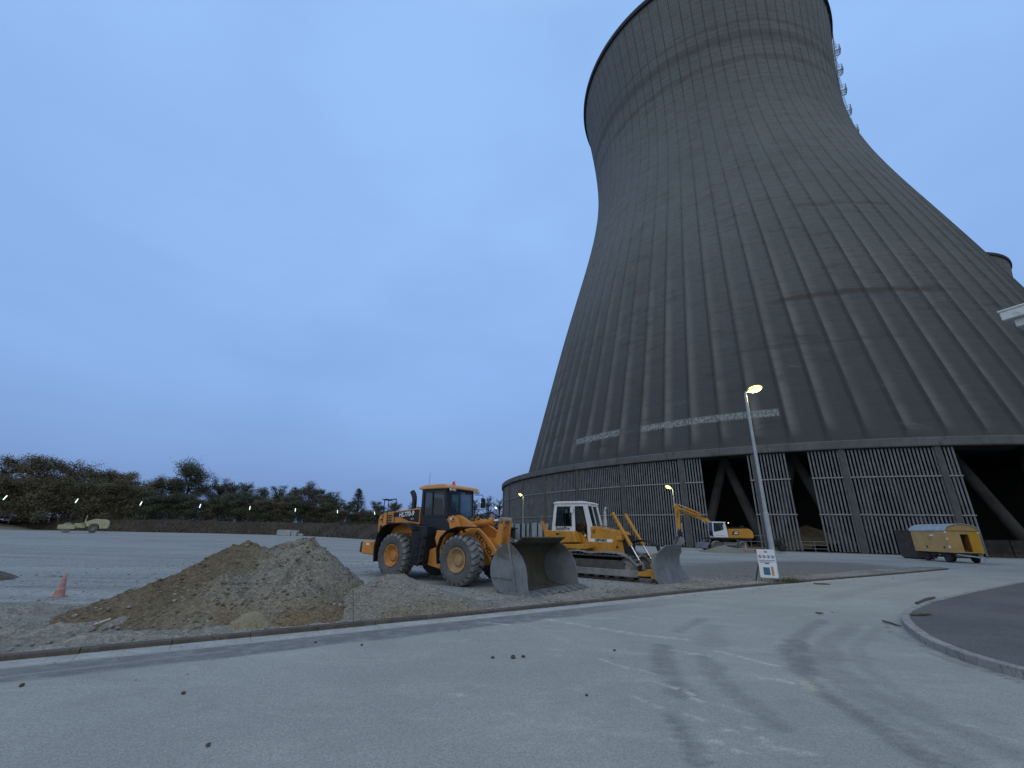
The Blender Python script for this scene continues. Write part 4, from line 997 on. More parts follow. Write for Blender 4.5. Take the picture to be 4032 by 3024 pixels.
hr.tube([(-3.98,.12,2.72),(-3.28,.12,2.74)], .022, 6); hr.tube([(-3.95,.12,2.72),(-3.95,.5,2.72)], .017, 6); hr.bar((-4.02,.1,2.74),(-3.75,.1,2.745),.1,.03)
hr.build('handrail', M['black'], WL)
# front half
MB().prism([(-1.2,.60),(-1.25,1.05),(-1.05,1.5),(-.75,1.62),(.25,1.40),(.42,.9),(.30,.55)], .82, 2*MY-.82).build('front_frame', M['orange'], WL, bevel=.04)
MB().prism([(-1.75,.50),(-1.75,1.0),(-1.2,1.15),(-.80,1.1),(-.74,.42),(-1.2,.42)], .5, 2*MY-.5).build('articulation', M['orange'], WL, bevel=.03)
for y0, y1 in ((.62,.82),(2*MY-.82,2*MY-.62)):
    MB().prism([(-1.08,1.50),(-1.12,1.95),(-1.02,2.12),(-.84,2.16),(-.66,2.08),(-.45,1.60),(-.3,1.4),(-.7,1.35)], y0, y1).build('tower_plate', M['orange'], WL, bevel=.02)
for y0 in (.0, 2*MY-.66):
    MB().band([(-.78,.62),(-.86,1.05),(-.72,1.42),(-.42,1.66),(0,1.76),(.56,1.76)], .035, y0-.01, y0+.67).build('fender', M['black'], WL, bevel=.01)
    MB().prism([(-.95,.50),(-.76,.50),(-.80,1.10),(-.66,1.42),(-.5,1.6),(-1.05,1.66),(-1.12,1.40),(-.98,1.1)], y0+.14, y0+.50).build('fender_bracket', M['orange'], WL, bevel=.02)
def armpoly():
    top = [(-.98,2.10),(-.80,2.19),(-.62,2.15),(-.2,1.94),(.20,1.70),(.54,1.41),(.81,1.06),(.99,.76),(1.2,.50),(1.42,.44)]
    bot = [(1.42,.24),(1.20,.24),(.84,.40),(.62,.70),(.36,1.02),(.06,1.28),(-.3,1.56),(-.7,1.84),(-.96,1.92)]
    return [(x + .17*max(0, min(1, (2.0-z)/1.0))*(1 if z > .6 else .6), z) for x, z in top + bot]
for y0, y1, nm in ((.84,.98,0), (2*MY-.98,2*MY-.84,1)):
    a_ = MB().prism(armpoly(), y0, y1).build('lift_arm', M['orange'], WL, bevel=.015)
    for x, z in ((-.87,2.04),(1.40,.34)): MB().lathe([(.001,y0-.03),(.075,y0-.03),(.085,y0-.01),(.085,y1+.01),(.001,y1+.02)], (x,0,z), 16, 'y').build('pin', M['steel'], a_, smooth=40)
    if nm == 0:
        pts = [(.17,1.55),(.32,1.43),(.46,1.305),(.595,1.165),(.715,1.025),(.825,.88),(.91,.74)]
        for i, ch in enumerate('HYUNDAI'):
            p = pts[i]; a = pts[max(i-1,0)]; c = pts[min(i+1,6)]
            text_mesh('lettering', ch, .225, M['ltrk'], a_, side_M(p[0], y0-.004, p[1], atan2(c[1]-a[1], c[0]-a[0])), .003, 0, .009)
MB().tube([(.45,.8,1.18),(.45,2*MY-.8,1.18)], .11, 16).build('cross_tube', M['orange'], WL, smooth=40)
MB().box(-1.14,-1.02,.63,.77,1.93,2.09).build('headlamp_housing', M['black'], WL, bevel=.02)
for y in (.70, 2*MY-.70): MB().lathe([(.001,-.85),(.055,-.84),(.062,-.82),(.062,-.74)], (0,y-.13,2.03), 16, 'x').build('headlight', M['lens'], WL, smooth=40)
bcx = [(.36,1.14),(.52,1.04),(.86,1.10),(.98,1.30),(1.05,1.9),(1.06,2.06),(.98,2.13),(.88,2.08),(.84,1.80),(.74,1.46),(.42,1.36)]
for y0, y1 in ((MY-.25,MY-.14),(MY+.14,MY+.25)): MB().prism(bcx, y0, y1).build('bellcrank', M['orange'], WL, bevel=.02)
for x, z in ((.96,2.03),(.50,1.2),(.92,1.16)): MB().lathe([(.001,MY-.30),(.08,MY-.30),(.09,MY-.28),(.09,MY+.28),(.001,MY+.30)], (x,0,z), 16, 'y').build('pin', M['beam_st'], WL, smooth=40)
cylinder_ram(WL, (-.9,MY,1.80), (.42,MY,2.0), (.96,MY,2.04), .125, .05, M['orange'])
MB().bar((.92,MY,1.16),(1.44,MY,.88),.14,.16).build('bucket_link', M['orange'], WL, bevel=.02)
for y in (.98, 2*MY-.98): cylinder_ram(WL, (-.35,y,.72), (.2,y,1.0), (.42,y,1.12), .09, .05, M['orange'])
MB().tube([(-.6,MY+.2,1.9),(-.2,MY+.25,2.25),(.3,MY+.1,2.3),(.6,MY+.1,2.1)], .025, 6).tube([(-.6,MY+.1,1.85),(-.3,MY-.1,2.18),(.1,MY-.05,2.16),(.3,MY-.1,2.05)], .025, 6).tube([(-.7,MY-.2,1.8),(-.45,MY-.25,2.12),(-.1,MY-.2,2.12)], .022, 6).build('hose', M['black'], WL, smooth=50)
MB().box(-1.1,.3,.9,2*MY-.9,.40,.62).build('axle', M['black'], WL, bevel=.05)
MB().tube([(0,.4,TR),(0,2*MY-.4,TR)], .2, 14).tube([(-WB,.4,TR),(-WB,2*MY-.4,TR)], .2, 14).build('axle', M['black'], WL, smooth=40)
# bucket
by0, by1 = -.16, 2*MY+.16
prof = [(3.02,.03),(2.5,.03),(2.05,.05),(1.82,.12),(1.68,.26),(1.60,.46),(1.59,.70),(1.66,.92),(1.80,1.12),(2.02,1.28),(2.22,1.36)]
bk = MB().band(prof, .035, by0+.02, by1-.02).build('bucket', [M['bucketin']], WL, smooth=35)
sidep = [(3.05,.01),(2.9,.08),(2.86,.30),(2.84,.55),(2.78,.78),(2.66,1.0),(2.46,1.2),(2.2,1.38),(2.0,1.31),(1.78,1.14),(1.63,.93),(1.56,.70),(1.57,.45),(1.66,.24),(1.80,.09),(2.05,.01)]
for y0, y1, yo in ((by0-.02,by0+.02,by0-.02), (by1-.02,by1+.02,by1+.02)):
    sp2 = MB().prism(sidep, y0, y1).build('side_plate', M['plate'], bk, bevel=.006)
    s_ = -1 if yo < 0 else 1
    rb = MB(); 
    rb.prism([(2.18,1.36),(2.24,1.34),(2.52,.12),(2.44,.12)], yo, yo+s_*.035)
    rb.prism([(1.64,.40),(2.35,.38),(2.35,.42),(1.63,.44)], yo, yo+s_*.03)
    rb.prism([(1.95,-.002),(3.06,-.002),(3.05,.06),(2.0,.06)], yo, yo+s_*.05)
    rb.build('rib', M['steel'], sp2, bevel=.005)
MB().prism([(2.20,1.355),(2.24,1.33),(2.50,1.50),(2.48,1.535)], by0+.28, by1-.12).build('spill_guard', M['bucketin'], bk, bevel=.006)
MB().prism([(2.55,-.004),(3.12,.0),(3.16,.02),(3.02,.062),(2.55,.062)], by0+.0, by1-.0).build('cutting_edge', M['steel'], bk, bevel=.005)
for k in range(8):
    y = by0 + .14 + k*(by1-by0-.28)/7
    v = [(2.98,y-.06,.0),(2.98,y+.06,.0),(2.98,y+.06,.12),(2.98,y-.06,.12),(3.18,y-.055,.02),(3.18,y+.055,.02),(3.16,y+.05,.10),(3.16,y-.05,.10),(3.33,y-.035,.0),(3.33,y+.035,.0),(3.33,y+.035,.02),(3.33,y-.035,.02)]
    f = [(0,3,2,1)]
    for o_ in (0,4):
        for q in range(4): f.append((o_+q,o_+(q+1)%4,o_+4+(q+1)%4,o_+4+q))
    f.append((8,9,10,11))
    MB().add(v, f).build('tooth', M['steel'], bk, bevel=.004)
for y in (.76, 2*MY-.76): MB().prism([(1.42,.2),(1.60,.22),(1.54,.58),(1.45,.5)], y-.12, y-.08).prism([(1.42,.2),(1.60,.22),(1.54,.58),(1.45,.5)], y+.08, y+.12).build('bucket_lug', M['steel'], bk)
# ------------------------------------------------------------------ bulldozer
BD = empty('bulldozer', (5.59,16.23,0), radians(-35.5), 'yellow bulldozer with white cab and a plain steel blade, parked beside the loader', 'bulldozer')
DY = 1.15
def loop(x0, x1, r, zc, n=14):
    pts = [(x1 + r*sin(t), zc - r*cos(t)) for t in np.linspace(0, pi, n)] + [(x0 - r*sin(t), zc + r*cos(t)) for t in np.linspace(0, pi, n)]
    return pts
def track_belt(parent, y0, y1):
    b = MB(); path = loop(-4.55, -1.42, .43, .45); n = len(path)
    P = np.array(path + [path[0]]); s = np.concatenate([[0], np.cumsum(np.hypot(*np.diff(P, axis=0).T))]); m = 50
    for k in range(m):
        t0, t1 = s[-1]*(k+.06)/m, s[-1]*(k+.94)/m
        a = (np.interp(t0, s, P[:,0]), np.interp(t0, s, P[:,1])); c = (np.interp(t1, s, P[:,0]), np.interp(t1, s, P[:,1]))
        d = np.array([c[0]-a[0], c[1]-a[1]]); d /= np.linalg.norm(d); nn_ = np.array([d[1], -d[0]])
        q = lambda p, o: (p[0]+nn_[0]*o, p[1]+nn_[1]*o)
        b.prism([q(a,-.05), q(c,-.05), q(c,.0), q(a,.0)], y0, y1)
        g = (a[0]+d[0]*.02, a[1]+d[1]*.02); g2 = (a[0]+d[0]*.045, a[1]+d[1]*.045)
        b.prism([q(g,0), q(g2,0), q(g2,.05), q(g,.05)], y0, y1)
    return b.build('track', M['track'], parent)
for y0, y1, o_ in ((.0,.55,-1), (2*DY-.55,2*DY,1)):
    tk = track_belt(BD, y0, y1)
    w = MB()
    for x, r in ((-1.42,.36), (-4.55,.38)): w.lathe([(.001,y0+.12),(.12,y0+.1),(.14,y0+.14),(r-.06,y0+.2),(r,y0+.16),(r,y1-.16),(r-.06,y1-.2),(.001,y1-.1)], (x,0,.45), 28, 'y')
    for k in range(6): w.lathe([(.001,y0+.14),(.13,y0+.14),(.15,y0+.18),(.15,y1-.16),(.001,y1-.15)], (-4.0+k*.42,0,.20), 18, 'y')
    w.build('roller', M['beam_st'], tk, smooth=40)
    MB().prism([(-4.3,.28),(-1.5,.28),(-1.5,.62),(-1.75,.70),(-4.2,.70)], y0+.1, y1-.1).build('track_frame', M['track'], BD, bevel=.03)
    cvr = [(-5.0,.86),(-4.5,.97),(-3.9,.93),(-3.4,.97),(-2.9,.90),(-2.3,.95),(-1.75,.93),(-1.3,.78),(-1.02,.52)]
    MB().band(cvr, .07, y0-.03, y1-.18).build('track_guard', M['beam_st'], BD, bevel=.008, smooth=50)
    ya = y0-.14 if o_ < 0 else y1+.02
    MB().prism([(-4.0,.17),(-1.0,.17),(-.95,.2),(-.95,.40),(-4.0,.40)], ya, ya+.12).build('push_arm', M['beam_st'], BD, bevel=.015)
    MB().prism([(-.96,.22),(-.26,.24),(-.26,.46),(-.50,.44),(-.96,.36)], ya, ya+.14).prism([(-.5,.40),(-.26,.40),(-.2,.95),(-.3,.95)], ya+.02, ya+.12).build('arm_head', M['yel'], BD, bevel=.015)
MB().box(-.75,-.40,.1,2*DY-.1,.24,.44).build('arm_cross_beam', M['yel'], BD, bevel=.02)
hd = [(-3.10,.88),(-3.12,1.92),(-2.95,1.94),(-1.88,1.74),(-1.80,1.66),(-1.70,.90)]
MB().prism(hd, DY-.56, DY+.56).build('engine_hood', M['yel'], BD, bevel=.03)
MB().box(-1.76,-1.62,DY-.52,DY+.52,.62,1.62).build('radiator_guard', M['black'], BD, bevel=.02)
MB().box(-4.7,-1.75,DY-.55,DY+.55,.45,.88).build('main_frame', M['black'], BD)
MB().box(-3.22,-2.16,DY-.567,DY-.562,1.33,1.45).build('name_strip', M['ltr'], BD)
text_mesh('lettering', 'LIEBHERR', .125, M['ltrk'], BD, side_M(-2.66, DY-.5695, 1.39), .002, 0, .007)
def warn(name, x, y, z, s):
    MB().add([(x-s,y,z),(x+s,y,z),(x,y,z+1.7*s)], [(0,1,2)]).build(name, M['ltrk'], BD, recalc=False)
warn('warning_mark', -1.98, DY-.567, 1.12, .07)
b = MB()
for i in range(4):
    for j in range(3): b.box(-3.02+j*.045,-2.985+j*.045,DY-.566,DY-.561,1.66+i*.04,1.685+i*.04)
b.build('vent', M['black'], BD)
for y0, y1 in ((.02,.52), (2*DY-.52,2*DY-.02)):
    MB().prism([(-5.02,1.70),(-4.98,1.74),(-3.68,1.72),(-3.60,1.62),(-3.50,1.30),(-5.0,1.22)], y0, y1).build('fender_box', M['yel'], BD, bevel=.025)
    MB().prism([(-4.7,1.05),(-4.7,1.21),(-2.98,1.24),(-2.95,1.10),(-3.05,1.05)], y0-.01, y1+.02).build('step_plate', M['yel'], BD, bevel=.015)
b = MB(); b.box(-4.42,-4.34,.012,.018,1.56,1.64); b.box(-4.32,-4.28,.012,.018,1.56,1.64)
b.build('vent', M['black'], BD)
MB().box(-4.95,-3.1,DY-.52,DY+.52,.9,1.72).build('transmission_case', M['yel'], BD, bevel=.03)
MB().prism([(-5.55,2.10),(-5.46,2.14),(-5.0,1.45),(-5.0,.8),(-5.3,.8),(-5.28,1.5)], .55, .72).prism([(-5.55,2.10),(-5.46,2.14),(-5.0,1.45),(-5.0,.8),(-5.3,.8),(-5.28,1.5)], 2*DY-.72, 2*DY-.55).build('rear_linkage', M['yel'], BD, bevel=.02)
# cab
c0_, c1_ = DY-.55, DY+.55
cb = MB(); out_ = [(-4.98,1.74),(-4.82,2.86),(-3.26,2.86),(-3.06,1.95),(-3.20,1.40),(-3.55,1.72)]
wa = [(-4.78,1.93),(-4.68,2.74),(-3.99,2.74),(-3.99,1.93)]
da = [(-3.80,1.72),(-3.80,2.74),(-3.44,2.74),(-3.30,1.95),(-3.28,1.46),(-3.56,1.70)]
for y0, y1 in ((c0_, c0_+.05), (c1_-.05, c1_)):
    cb.prism([(-4.98,1.72),(-4.82,2.86),(-4.66,2.86),(-4.79,1.93),(-4.79,1.72)], y0, y1)
    cb.prism([(-4.79,1.72),(-4.79,1.93),(-3.98,1.93),(-3.98,1.72)], y0, y1)
    cb.prism([(-3.98,1.72),(-3.98,2.74),(-3.81,2.74),(-3.81,1.72)], y0, y1)
    cb.prism([(-4.67,2.74),(-4.67,2.86),(-3.36,2.86),(-3.40,2.74)], y0, y1)
    cb.prism([(-3.42,2.74),(-3.36,2.86),(-3.24,2.84),(-3.02,1.90),(-3.16,1.36),(-3.26,1.44),(-3.26,1.95)], y0, y1)
cb.box(-4.95,-4.85,c0_+.05,c1_-.05,1.72,1.95); cb.box(-4.84,-4.76,c0_+.05,c1_-.05,2.72,2.86)
cb.box(-3.33,-3.25,c0_+.05,c1_-.05,2.76,2.85); cb.box(-3.18,-3.06,c0_+.05,c1_-.05,1.42,1.92)
for y in (c0_+.07, c1_-.07, DY): cb.bar((-3.08,y,1.9),(-3.27,y,2.8),.06,.05)
dcab = cb.build('cab', M['white'], BD, bevel=.012)
MB().prism([(-4.88,2.86),(-4.86,2.91),(-4.7,2.96),(-3.45,2.96),(-3.22,2.90),(-3.20,2.85)], c0_-.05, c1_+.05).build('cab_roof', M['white'], BD, bevel=.03)
for y in (c0_+.02, c1_-.02):
    pane('side_window', [(x, y, z) for x, z in wa], dcab); pane('door_window', [(x, y, z) for x, z in da], dcab, 'dglass')
    gk = MB(); frame_panel(gk, inset(wa, -.012), inset(wa, .03), y-.028 if y < DY else y-.005, y+.005 if y < DY else y+.028)
    frame_panel(gk, inset(da, -.012), inset(da, .025), y-.028 if y < DY else y-.005, y+.005 if y < DY else y+.028); gk.bar((-4.3,y,1.95),(-4.3,y,2.73),.03,.02)
    gk.build('window_seal', M['black'], dcab)
pane('windscreen', [(-3.08,c0_+.1,1.92),(-3.08,c1_-.1,1.92),(-3.28,c1_-.1,2.78),(-3.28,c0_+.1,2.78)], dcab)
pane('rear_window', [(-4.90,c0_+.1,1.95),(-4.90,c1_-.1,1.95),(-4.79,c1_-.1,2.72),(-4.79,c0_+.1,2.72)], dcab)
MB().prism([(-3.78,1.71),(-3.28,1.95),(-3.28,1.47),(-3.56,1.70)], c0_+.022, c0_+.03).build('door_panel', M['navy'], dcab)
MB().box(-4.5,-4.05,DY-.25,DY+.25,1.75,2.0).prism([(-4.55,1.95),(-4.43,1.95),(-4.5,2.5),(-4.6,2.48)], DY-.22, DY+.22).build('seat', M['seat'], dcab, bevel=.04)
MB().tube([(-3.92,c0_-.01,2.72),(-3.92,c0_-.1,2.66)], .012, 6).box(-3.97,-3.86,c0_-.14,c0_-.08,2.48,2.72).build('mirror', M['white'], BD, bevel=.015)
M['sticker'] = paint('yellow_green_sticker', (.70,.62,.05), .4, 0, .05)
MB().ellipsoid((-3.36,c0_-.012,1.56), (.055,.012,.045), 12, 8).build('sticker', M['sticker'], dcab)
text_mesh('lettering', 'Schüßler', .20, M['ltrk'], dcab, side_M(-4.42, c0_-.006, 1.825, .01), .003, .1, .006)
MB().tube([(-2.72,DY+.1,1.8),(-2.72,DY+.1,2.52)], .065, 12).lathe([(.085,1.88),(.085,2.2)], (-2.72,DY+.1,0), 14, 'z').build('exhaust', M['galv'], BD, smooth=40)
MB().tube([(-2.72,DY+.1,2.5),(-2.70,DY+.1,2.60),(-2.62,DY+.1,2.72)], .055, 12).build('exhaust_tip', M['chrome'], BD, smooth=50)
b = MB()
for y in (DY-.5, DY+.5):
    b.tube([(-2.98,y,2.02),(-1.95,y,1.86)], .014, 5)
    for x in (-2.95,-2.6,-2.25,-1.97): b.tube([(x,y,1.7),(x,y,2.02-(x+2.98)*.155)], .012, 5)
b.build('handrail', M['wood'], BD)
for y in (DY-.70, DY+.70):
    cylinder_ram(BD, (-2.03,y,2.44), (-1.37,y,1.25), (-1.0,y,.58), .07, .034, M['yel'])
    MB().box(-1.95,-1.70,min(y,DY)-.02 if y < DY else DY+.5,DY-.5 if y < DY else y+.02,1.42,1.58).build('ram_trunnion', M['yel'], BD, bevel=.02)
    MB().prism([(-1.15,.38),(-.85,.38),(-.93,.66),(-1.06,.68)], y-.07, y+.07).build('ram_lug', M['beam_st'], BD, bevel=.01)
b = MB()
for k in range(4): b.tube([(-1.65,DY+.1*k,1.3),(-1.35,DY+.1*k,1.45-.02*k),(-.95,DY+.1*k,1.42),(-.62,DY+.12*k,1.25),(-.5,DY+.12*k,.9),(-.42,DY+.12*k,.5)], .02, 6)
b.build('hose', M['black'], BD, smooth=50)
# blade: curved mouldboard with a spill guard and a bolted edge
bprof = [(.02,0),(-.03,.18),(-.16,.40),(-.23,.65),(-.20,.88),(-.08,1.06)]
y0, y1 = -.43, 2.73
bl = MB().band([(x-.0,z) for x, z in bprof][::-1], .03, y0, y1).build('blade', M['steel'], BD, smooth=40)
MB().prism([(.05,-.006),(.075,.0),(-.012,.19),(-.035,.19)], y0-.03, y1+.03).build('cutting_edge', M['steel'], bl, bevel=.004)
g = MB(); xa, za, xb, zb = -.08, 1.06, .10, 1.30
g.add([(xa,y0+.02,za),(xa,y1-.02,za),(xb,y1-.68,zb),(xb,y0+.42,zb),(xa-.03,y0+.02,za+.01),(xa-.03,y1-.02,za+.01),(xb-.03,y1-.68,zb+.01),(xb-.03,y0+.42,zb+.01)], [(0,1,2,3),(7,6,5,4),(0,4,5,1),(1,5,6,2),(2,6,7,3),(3,7,4,0)])
g.build('spill_guard', M['steel'], bl)
for y, e in ((y0,-.02),(y1,.0)): MB().prism([(.02,0),(-.03,.18),(-.16,.40),(-.23,.65),(-.20,.88),(-.08,1.06),(-.28,1.02),(-.34,.65),(-.25,.2),(-.1,.0)], y+e, y+e+.02).build('end_plate', M['steel'], bl)
rb = MB()
for z in (.25,.62,.95): rb.box(-.42,-.22,y0+.1,y1-.1,z-.05,z+.05)
for y in (.3, DY, 2.0): rb.box(-.44,-.24,y-.06,y+.06,.15,1.0)
rb.build('stiffener', M['yel'], bl)
# ------------------------------------------------------------------ wheeled excavator, facing left
EX = empty('wheeled_excavator', (24.05,50,0), radians(3), 'yellow wheeled excavator with white cab, standing before the wide opening', 'excavator')
for x in (-1.5, 1.45):
    for y, o_ in ((-1.15,-1), (1.15,1)): tyre('tyre', EX, (x,y,.55), .55, .5, .27, M['steel'], o_, 16)
MB().box(-2.2,2.1,-.5,.5,.55,.95).build('chassis', M['black'], EX, bevel=.04)
b = MB().box(-.75,.75,-1.35,-.6,.62,.92).box(-.8,.8,-1.42,-1.36,.85,.93).box(-.6,.6,-1.45,-1.35,.45,.5); b.bar((-.6,-1.4,.47),(-.7,-1.4,.9),.05,.04); b.bar((.6,-1.4,.47),(.7,-1.4,.9),.05,.04)
b.build('tool_box', M['beam_st'], EX, bevel=.02)
MB().prism([(-2.5,.25),(-2.62,.3),(-2.55,.85),(-2.2,.9),(-2.2,.7),(-2.45,.6)], -1.2, 1.2).build('dozer_blade', M['steel'], EX, bevel=.02)
MB().lathe([(.75,.95),(.75,1.3)], (0,0,0), 32, 'z').box(-1.7,2.5,-1.15,1.15,1.24,1.40).build('slew_platform', M['black'], EX, bevel=.02)
MB().prism([(.02,1.40),(.02,2.34),(2.35,2.40),(2.62,2.30),(2.85,2.05),(2.88,1.55),(2.8,1.40)], -1.2, 1.2).build('engine_cover', M['yel'], EX, bevel=.05)
MB().box(.4,2.5,-1.0,1.0,2.4,2.5).box(2.0,2.3,-.5,-.2,2.5,2.72).box(.3,.5,.2,.6,2.4,2.6).build('exhaust', M['black'], EX, bevel=.03)
MB().prism([(.42,1.75),(.55,2.08),(.9,2.17),(1.2,2.15),(1.2,1.74)], -1.212, -1.2005).build('decal', M['ltrk'], EX)
b = MB(); b.prism([(.72,1.98),(1.12,2.0),(1.12,2.08),(.78,2.08)], -1.216, -1.2125); b.box(.66,1.12,-1.216,-1.2125,1.83,1.92); b.build('decal', M['ltr'], EX)
ecab = MB(); E0, E1 = -1.2, -.2
co_ = [(-1.62,1.42),(-1.72,1.8),(-1.66,3.06),(-.25,3.08),(-.10,2.4),(-.02,1.42)]
ci_ = [(-1.55,1.98),(-1.60,2.2),(-1.55,2.94),(-.42,2.96),(-.36,2.5),(-.52,2.2)]
for y0, y1 in ((E0,E0+.05),(E1-.05,E1)): frame_panel(ecab, co_, ci_, y0, y1)
ecab.box(-1.68,-.1,E0+.05,E1-.05,3.0,3.08); ecab.box(-.22,-.1,E0+.05,E1-.05,1.42,2.2); ecab.box(-1.66,-.1,E0+.05,E1-.05,1.42,1.5)
ec = ecab.build('cab', M['white'], EX, bevel=.015)
for y in (E0+.03, E1-.03): pane('side_window', [(x, y, z) for x, z in ci_], ec, 'dglass')
pane('windscreen', [(-1.70,E0+.08,1.6),(-1.70,E1-.08,1.6),(-1.66,E1-.08,3.0),(-1.66,E0+.08,3.0)], ec, 'dglass')
MB().box(-1.2,-.65,E0+.3,E1-.3,1.5,1.95).box(-.75,-.6,E0+.3,E1-.3,1.9,2.6).build('seat', M['seat'], ec, bevel=.04)
MB().box(-.50,-.42,E0+.0,E0+.06,2.4,2.75).build('sticker', M['ltr'], ec)
MB().box(-1.7,.0,-1.21,-1.19,1.40,1.46).build('trim', M['redpl'], EX)
b = MB(); b.box(-1.38,-1.24,E0-.006,E0-.001,1.62,1.66); b.box(-1.2,-.5,E0-.006,E0-.001,1.63,1.65); b.build('print', M['ltrk'], ec)
by_ = .25
boom = MB().prism([(.2,2.0),(-.35,2.1),(-1.0,3.0),(-1.5,3.45),(-4.55,4.55),(-4.95,4.8),(-5.05,4.62),(-4.75,4.30),(-1.6,3.0),(-.9,2.3),(-.3,1.55)], by_-.22, by_+.22).build('boom', M['yel'], EX, bevel=.03)
cylinder_ram(boom, (-2.3,by_,3.95), (-3.8,by_,4.55), (-4.6,by_,4.92), .12, .05, M['yel'])
cylinder_ram(boom, (-.6,by_-.3,1.7), (-1.5,by_-.3,2.6), (-2.2,by_-.3,3.2), .10, .05, M['yel'])
b = MB(); b.tube([(-1.5,by_-.25,3.5),(-3,by_-.25,3.75),(-4.4,by_-.25,4.3),(-4.9,by_-.25,4.2),(-4.95,by_-.25,3.4)], .03, 6); b.build('hose', M['black'], boom)
MB().prism([(-4.98,5.0),(-5.2,4.75),(-5.1,4.2),(-5.0,2.35),(-4.86,2.10),(-4.70,2.3),(-4.62,4.3),(-4.66,4.75)], by_-.18, by_+.18).build('stick', M['yel'], EX, bevel=.03)
bkt = [(-4.75,2.25),(-4.62,1.75),(-4.7,1.35),(-5.0,1.3),(-5.05,1.9)]
MB().prism(bkt, by_-.14, by_+.14).build('quick_coupler', M['black'], EX, bevel=.02)
pf = [(-4.95,1.42),(-4.62,1.25),(-4.55,.95),(-4.75,.68),(-5.1,.58),(-5.5,.66)]
be = MB().band(pf, .03, by_-.5, by_+.5)
for y0, y1 in ((by_-.5,by_-.47),(by_+.47,by_+.5)): be.prism(pf + [(-5.35,.95),(-5.2,1.3)], y0, y1)
bko = be.build('bucket', M['steel'], EX)
cylinder_ram(EX, (-4.62,by_-.0,3.9), (-4.5,by_,2.9), (-4.55,by_,1.9), .07, .04, M['black'])
# ------------------------------------------------------------------ barrel-roofed site trailer
M['tan'] = paint('faded_ochre_paint', (.44,.285,.125), .6, 0, .1, 1.5, (.25,.14,.06), .4)
M['ochre'] = paint('bright_ochre_paint', (.50,.27,.02), .5, 0, .08, 1.5, (.3,.17,.04), .3)
M['rust'] = paint('rusty_brown', (.17,.075,.02), .8, 0, .3, 4)
M['tinroof'] = paint('pale_blue_grey_roof', (.40,.47,.54), .4, .3, .08, 2, (.25,.28,.3), .3)
M['darkbox'] = paint('dark_brown_steel', (.055,.045,.042), .7, 0, .3, 2, (.09,.06,.04), .5)
e_ang = atan2(-.168,.985)
TRL = empty('site_trailer', (34.57,35.0,0), e_ang, 'ochre site trailer with pale barrel roof and open end doorway, standing before the slats', 'trailer')
TW_, TL = 2.25, 3.85                      # local x: along the end face, y: back along the side
arch = [(TW_/2 - (TW_/2+.05)*cos(t), 2.36 + .52*sin(t)) for t in np.linspace(0, pi, 15)]
b = MB(); b.box(0,.05,0,TL,.74,2.38); b.box(TW_-.05,TW_,0,TL,.74,2.38); b.box(.05,TW_-.05,TL-.05,TL,.74,2.38)
body = b.build('body', M['tan'], TRL, bevel=.01)
ew = MB(); ew.box(.05,.92,0,.05,.74,2.38); ew.box(.92,1.5,0,.05,2.12,2.38); ew.box(.92,1.5,0,.05,.74,.82)
ew.build('end_wall', M['tan'], TRL)
MB().box(1.5,TW_-.05,-.002,.05,.74,2.38).build('end_panel', M['ochre'], TRL, bevel=.006)
MB().prism([(x, z) for x, z in arch if True], .0, .05).build('gable', M['tan'], TRL)
MB().box(.0,TW_,-.03,.0,2.345,2.375).build('gable_moulding', M['rust'], TRL)
rfp = MB(); n = len(arch); v = [(x, y, z+dz) for y in (-.08, TL+.08) for dz in (.0,.04) for x, z in arch]
f = []
for i in range(n-1):
    f += [(i,i+1,2*n+i+1,2*n+i), (n+i,3*n+i,3*n+i+1,n+i+1), (i,n+i,n+i+1,i+1), (2*n+i,2*n+i+1,3*n+i+1,3*n+i)]
f += [(0,2*n,3*n,n), (n-1,2*n-1,4*n-1,3*n-1)]
rfp.add(v, f).build('roof', M['tinroof'], TRL, smooth=50)
MB().box(.05,TW_-.05,.05,TL-.05,.74,.80).build('floor', M['rust'], TRL); MB().box(.9,.94,.05,.9,.8,2.2).box(1.46,1.5,.05,.9,.8,2.2).box(.94,1.46,.86,.9,.8,2.2).build('door', M['rust'], TRL); MB().bar((.97,.03,.9),(1.45,.3,.84),.05,.04).build('door_rail', M['tan'], TRL)
b = MB()
for x, y in ((-.006,2.35),(-.006,.55)): b.lathe([(.001,-.012),(.085,-.012),(.085,.0),(.001,.0)], (0,y,1.12), 12, 'x')
b.build('vent_hole', M['black'], TRL)
M['rust2'] = paint('faint_rust_stain', (.40,.225,.075), .7, 0, .25, 5, (.3,.15,.04), .6)
MB().add([(-.004,1.9+.16*cos(t)*(1+.25*sin(3*t)),1.78+.3*sin(t)*(1+.2*cos(2*t))) for t in np.linspace(0,2*pi,24)[:-1]], [list(range(23))]).build('rust_stain', M['rust2'], TRL, recalc=False)
b = MB(); b.box(-.012,-.004,1.35,1.75,1.96,2.08); b.box(-.012,.03,-.012,.14,2.20,2.34); b.box(-.012,.03,-.012,.14,1.70,1.82); b.box(-.012,.05,-.012,.14,1.08,1.24); b.box(TW_-.12,TW_+.004,-.012,.03,2.2,2.32)
b.build('reflector', M['ltr'], TRL)
for y in (.75,3.0):
    for x, o_ in ((.22,-1),(TW_-.22,1)):
        w = MB().lathe([(.16,-.08),(.33,-.10),(.38,-.06),(.38,.06),(.33,.10),(.16,.08)], (0,0,0), 28, 'y').build('tyre', M['black'], TRL, smooth=40); w.location = (x,y,.372); w.rotation_euler.z = pi/2
        MB().lathe([(.001,-.05),(.08,-.06),(.17,-.08),(.17,.08),(.001,.05)], (0,0,0), 20, 'y').build('rim', M['darkbox'], w)
